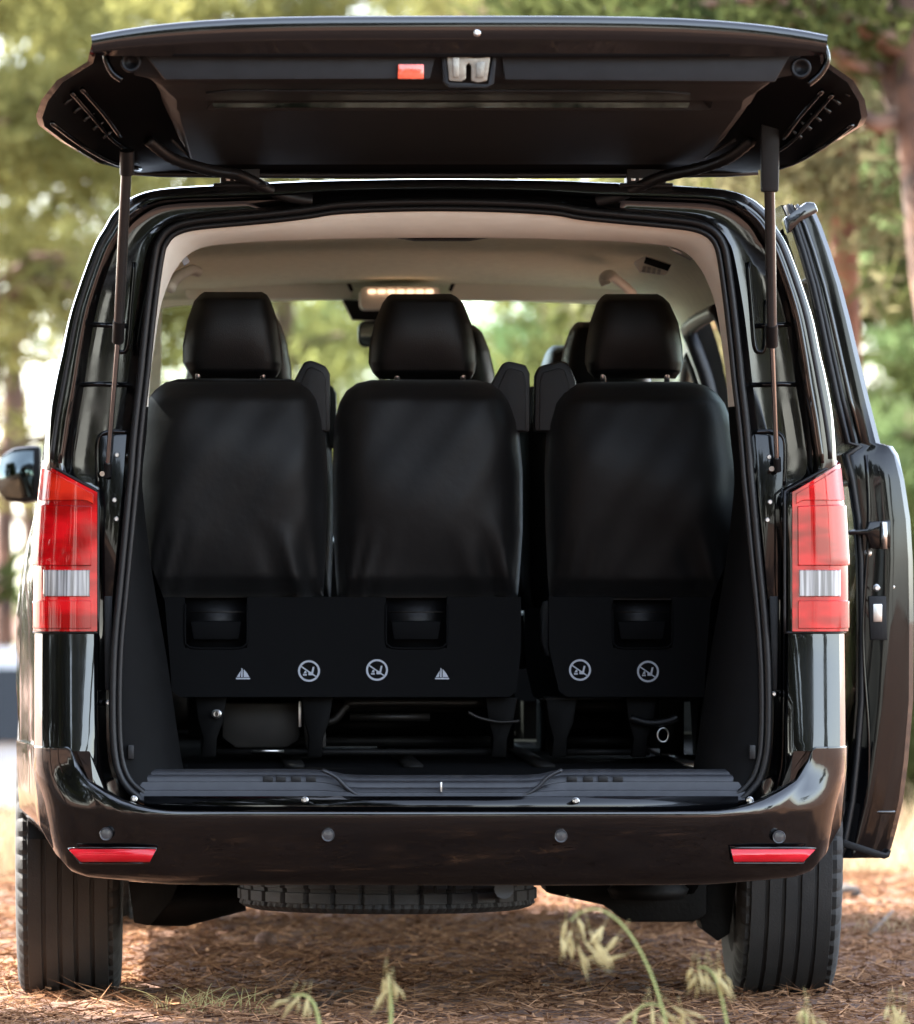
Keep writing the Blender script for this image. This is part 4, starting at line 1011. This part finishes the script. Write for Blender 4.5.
# needle litter: needles and bark flakes
def litter(name, n, x0, x1, y0, y1, L0, L1, wd, lift, seed):
    rng = np.random.default_rng(seed); X = rng.uniform(x0,x1,n); Y = rng.uniform(y0,y1,n)
    base = np.stack([X,Y,gz(X,Y)+rng.uniform(.001,lift,n)],1); th = rng.uniform(0,6.28,n)
    dr = np.stack([np.cos(th),np.sin(th),rng.normal(size=n)*.2],1)
    o = raw(name, blades(rng, base, dr, rng.uniform(L0,L1,n)[:,None], wd*rng.uniform(.5,1.4,n)[:,None]), None, LITTER); o['kind'] = 'stuff'
litter('needle_litter', 110000, -3.2, 3.2, -3.2, 8, .05, .14, .0016, .018, 21)
litter('bark_flakes', 36000, -3.2, 3.2, -3.2, 8, .010, .034, .0045, .02, 22)
# twigs, stones and a cone
def blob(name, label, cat, px, py, d_, r, m, seed, group=None, fl=.6):
    rg = np.random.default_rng(seed); mb = MB(); c_ = at(px, py, d_)
    rows = []
    for i in range(7):
        a_ = math.pi*i/6
        rows.append([c_+Vector((r*math.sin(a_)*math.cos(t)*rg.uniform(.75,1.2), r*math.sin(a_)*math.sin(t)*rg.uniform(.75,1.2), r*fl*math.cos(a_)*rg.uniform(.85,1.1))) for t in np.linspace(0,2*math.pi,10)[:-1]])
    mb.grid(rows, closed_u=True)
    o = mb.build(name, m, subsurf=1); o['label'] = label; o['category'] = cat
    if group: o['group'] = group
    return o
def dgy(py): return F/(py-VY)-D      # distance of the level ground seen at image row py
STONE = mat('pale_stone', (.42,.38,.34), .9, noise=.3, nscale=40, bump=.5, bscale=90)
for k, (px, py, r, lb) in enumerate([(157,1003,.018,'small pale stone right of the left rear tyre'),(562,998,.013,'small white stone under the arching grass head'),(438,928,.012,'small bright stone behind the spare wheel'),(376,1002,.02,'flat grey stone near the bottom edge left of centre'),(875,944,.022,'flat pale stone on the ground right of the right tyre'),(546,985,.010,'little pebble left of the arching grass stem'),(346,960,.012,'pebble on the shaded ground under the tail')]):
    blob('stone', lb, 'stone', px, py, dgy(py), r, STONE, k+60, 'stones on the litter')
CONE = mat('cone_brown', (.15,.08,.05), .9, noise=.4, nscale=90, bump=.9, bscale=140)
co = blob('pine_cone', 'brown pine cone on the ground right of the left rear tyre', 'pine cone', 266, 941, dgy(948), .035, CONE, 77, None, .75)
TW = mat('twig_bark', (.10,.07,.05), .9, noise=.4, nscale=60, bump=.5, bscale=120)
for k, (pts, lb) in enumerate([(((845,893),(858,899),(872,907),(886,909)),'dark crooked twig on the ground beside the right tyre'),(((870,940),(884,925),(893,915)),'thin twig leaning on the litter at the right edge'),(((330,1000),(362,996),(398,999)),'short twig at the bottom left of centre')]):
    o = MB().tube([at(x, y, dgy(y))+Vector((0,0,.012)) for x, y in pts], [.009-.002*i for i in range(len(pts))], 6).build('twig', TW); o['label'] = lb; o['category'] = 'twig'; o['group'] = 'fallen twigs'
blob('tyre_chock_stone', 'dark rounded stone behind the right rear tyre', 'stone', 846, 893, dgy(900), .05, mat('dark_stone', (.05,.042,.035), .9, bump=.5, bscale=60), 90)
# green tuft by the left tyre
def tuft(name, label, px, py, nb, h, sp, m, seed, group=None):
    rg = np.random.default_rng(seed); d_ = dgy(py); c_ = at(px, py, d_); mb = MB()
    for k in range(nb):
        x0 = rg.normal()*sp*.5; y0 = rg.normal()*sp*.4; dx, dy = rg.normal()*.5, rg.normal()*.4; hh = h*rg.uniform(.5,1.1)
        pts = [c_+Vector((x0+dx*hh*t*t, y0+dy*hh*t*t, hh*(t-.35*t*t))) for t in np.linspace(0,1,6)]
        mb.tube(pts, [.0017*(1-.8*t) for t in np.linspace(0,1,6)], 4)
    o = mb.build(name, m); o['label'] = label; o['category'] = 'grass tuft'
    if group: o['group'] = group
tuft('grass_tuft', 'thin green grass tuft on the ground right of the left rear tyre', 200, 1012, 46, .085, .11, GBLADE, 4, 'grass tufts')
tuft('grass_tuft', 'sparse dry tuft at the foot of the left rear tyre', 68, 992, 14, .05, .05, GBLADE, 5, 'grass tufts')
tuft('grass_tuft', 'thin dry tuft on the litter beyond the right rear tyre', 878, 935, 22, .09, .09, STRAW, 6, 'grass tufts')
# wild oats near the camera
def oat(label, stem, spikes, d_, seed, rad=.0028):
    rg = np.random.default_rng(seed)
    foot = at(stem[0][0], stem[0][1], d_); 
    t = empty('wild_oat', label, 'grass', (foot.x, d_, 0), 'wild oat stems in front of the van')
    off = Vector((foot.x, d_, 0))
    pts = [Vector((foot.x+.01, d_, 0))]+[at(p[0], p[1], d_) for p in catmull(stem, 6)]
    n_ = len(pts)
    MB().tube([p-off for p in pts], [rad*(1-.55*k/n_) for k in range(n_)], 6).build('stem', STEMG, t)
    for (px, py, L, ang) in spikes:
        c_ = at(px, py, d_+rg.normal()*.02)-off; a_ = math.radians(ang)
        dv = Vector((math.sin(a_), rg.normal()*.2, -math.cos(a_))).normalized()*L
        a_ = a_*.75+rg.normal()*.16; L *= rg.uniform(.65,1.15); fat = rg.uniform(.6,1)
        dv = Vector((math.sin(a_), rg.normal()*.35, -math.cos(a_))).normalized()*L; sd_ = Vector((rg.normal()*.006, 0, rg.normal()*.004))
        mb = MB().tube([c_, c_+dv*.22+sd_*.3, c_+dv*.5+sd_, c_+dv*.8+sd_*1.2, c_+dv*1.0+sd_*1.8], [.0009,.0038*fat,.0052*fat,.0028*fat,.0006], 6)
        mb.tube([c_+dv*.8, c_+dv*1.1+sd_*1.5, c_+dv*1.3+sd_*2], [.0006,.0004,.0003], 4)
        mb.tube([c_-dv*.5+Vector((0,0,.012)), c_], [.0005,.0006], 4)
        mb.tube([c_+dv*.3+Vector((.004,0,0)), c_+dv*.7+Vector((.012,0,0)), c_+dv*1.15+Vector((.014,0,0))], [.0008,.0024,.0005], 5)
        mb.build('spikelet', OATM, t)
oat('tall arching oat stem with drooping seed heads below the bumper at right of centre', [(668,1030),(655,985),(642,955),(628,932),(612,916),(595,909),(580,913),(570,921)],
    [(566,920,.055,-8),(572,930,.055,-20),(578,918,.05,5),(584,940,.05,25),(562,938,.05,-5),(590,930,.06,30),(598,945,.05,20),(612,948,.055,-75),(618,936,.05,-70),(604,926,.045,-60),(625,955,.05,-80),(578,945,.05,0)], -3, 1)
oat('short oat stem with a hanging cluster of seeds below the right tyre', [(728,1030),(722,1000),(715,978),(706,968),(698,968)], [(692,968,.045,-10),(699,970,.05,-5),(706,972,.05,0),(713,970,.055,8),(720,968,.045,14),(696,976,.045,-15),(718,978,.05,5)], -3, 2)
oat('low oat head at the bottom edge left of the tallest stem', [(640,1045),(634,1020),(640,1008),(652,1004),(664,1008)], [(640,1008,.05,-60),(652,1006,.05,20),(664,1010,.05,40),(672,1006,.05,60),(682,1012,.05,30)], -2.8, 3)
oat('pale oat stem bent to the left at the bottom edge', [(322,1045),(316,1010),(306,996),(292,996)], [(300,996,.05,-65),(290,998,.05,-50),(308,998,.04,-20)], -2.8, 4, .004)
oat('upright pale oat stem standing alone at the bottom left of centre', [(388,1050),(391,1015),(390,990),(388,975)], [(388,974,.045,15),(384,978,.05,-12),(394,982,.045,20),(388,988,.04,-5)], -2.9, 5, .004)
oat('oat head at the bottom edge below the right tyre', [(806,1050),(806,1022),(803,1010)], [(803,1010,.045,-15),(807,1008,.05,10),(812,1014,.04,25)], -2.8, 6)
oat('oat head in the bottom right corner', [(898,1050),(896,1020),(892,1006)], [(888,1006,.05,-15),(894,1006,.05,0),(900,1008,.05,20),(905,1012,.04,25)], -2.8, 7)

# far car at the left edge
def far_car():
    x0, y0 = bx_(-60, 22), 22; z0 = float(gz(x0,y0))-.02
    t = empty('silver_car', 'silver blue car parked in the grass at the left edge, mostly hidden', 'car', (x0,y0,z0))
    sil = mat('silver_paint', (.50,.51,.52), .35, metal=.3, coat=1)
    prof = [(-2.1,.35),(-2.15,.7),(-2.0,.86),(-1.3,.93),(-.75,1.36),(-.3,1.46),(.7,1.46),(1.4,1.30),(1.95,.95),(2.15,.82),(2.15,.4)]
    pr = [(p[0],p[1]) for p in catmull(prof, 3)]
    rows = []
    for w, sc_ in ((-.86,.90),(-.84,.97),(-.6,1),(0,1),(.6,1),(.84,.97),(.86,.90)):
        rows.append([Vector((x, w*(1 if z < .95 else interp(z,[.95,1.46],[1,.78])), z)) for x, z in pr])
    mb = MB().grid(rows); 
    n_ = len(pr); mb.add([r for r in rows[0]], [tuple(range(n_))]); mb.add([r for r in rows[-1]], [tuple(range(n_))])
    mb.build('car_body', sil, t, auto=45)
    for xa, xb, xc, xd in ((-1.12,-.62,-.06,-.06),(.02,.02,.72,.95)):
        for s_ in (-1,1):
            V = [(xa,s_*.868,.97),(xd if xa>-.5 else xc,s_*.868,.97),(xc,s_*.735,1.36),(xb,s_*.735,1.36)]
            V = [Vector(v) for v in V]; MB().add(V, [(0,1,2,3)]).build('car_window', DGLASS if False else mat('car_glass', (.012,.015,.017), .3, spec=.3), t)
    for s_ in (-1,1): MB().box((0,s_*.868,.42), (2.0,.012,.20)).build('side_shade', PLASTIC, t)  # dark strips stand in for the shaded lower body sides
    for x in (-1.35,1.35):
        for s_ in (-1,1):
            MB().lathe([(-.1,.2),(-.1,.31),(.1,.31),(.1,.2)], (0,0,0), 'Y', 24).build('wheel', TYRE, t).location = (x,s_*.78,.31)
far_car()
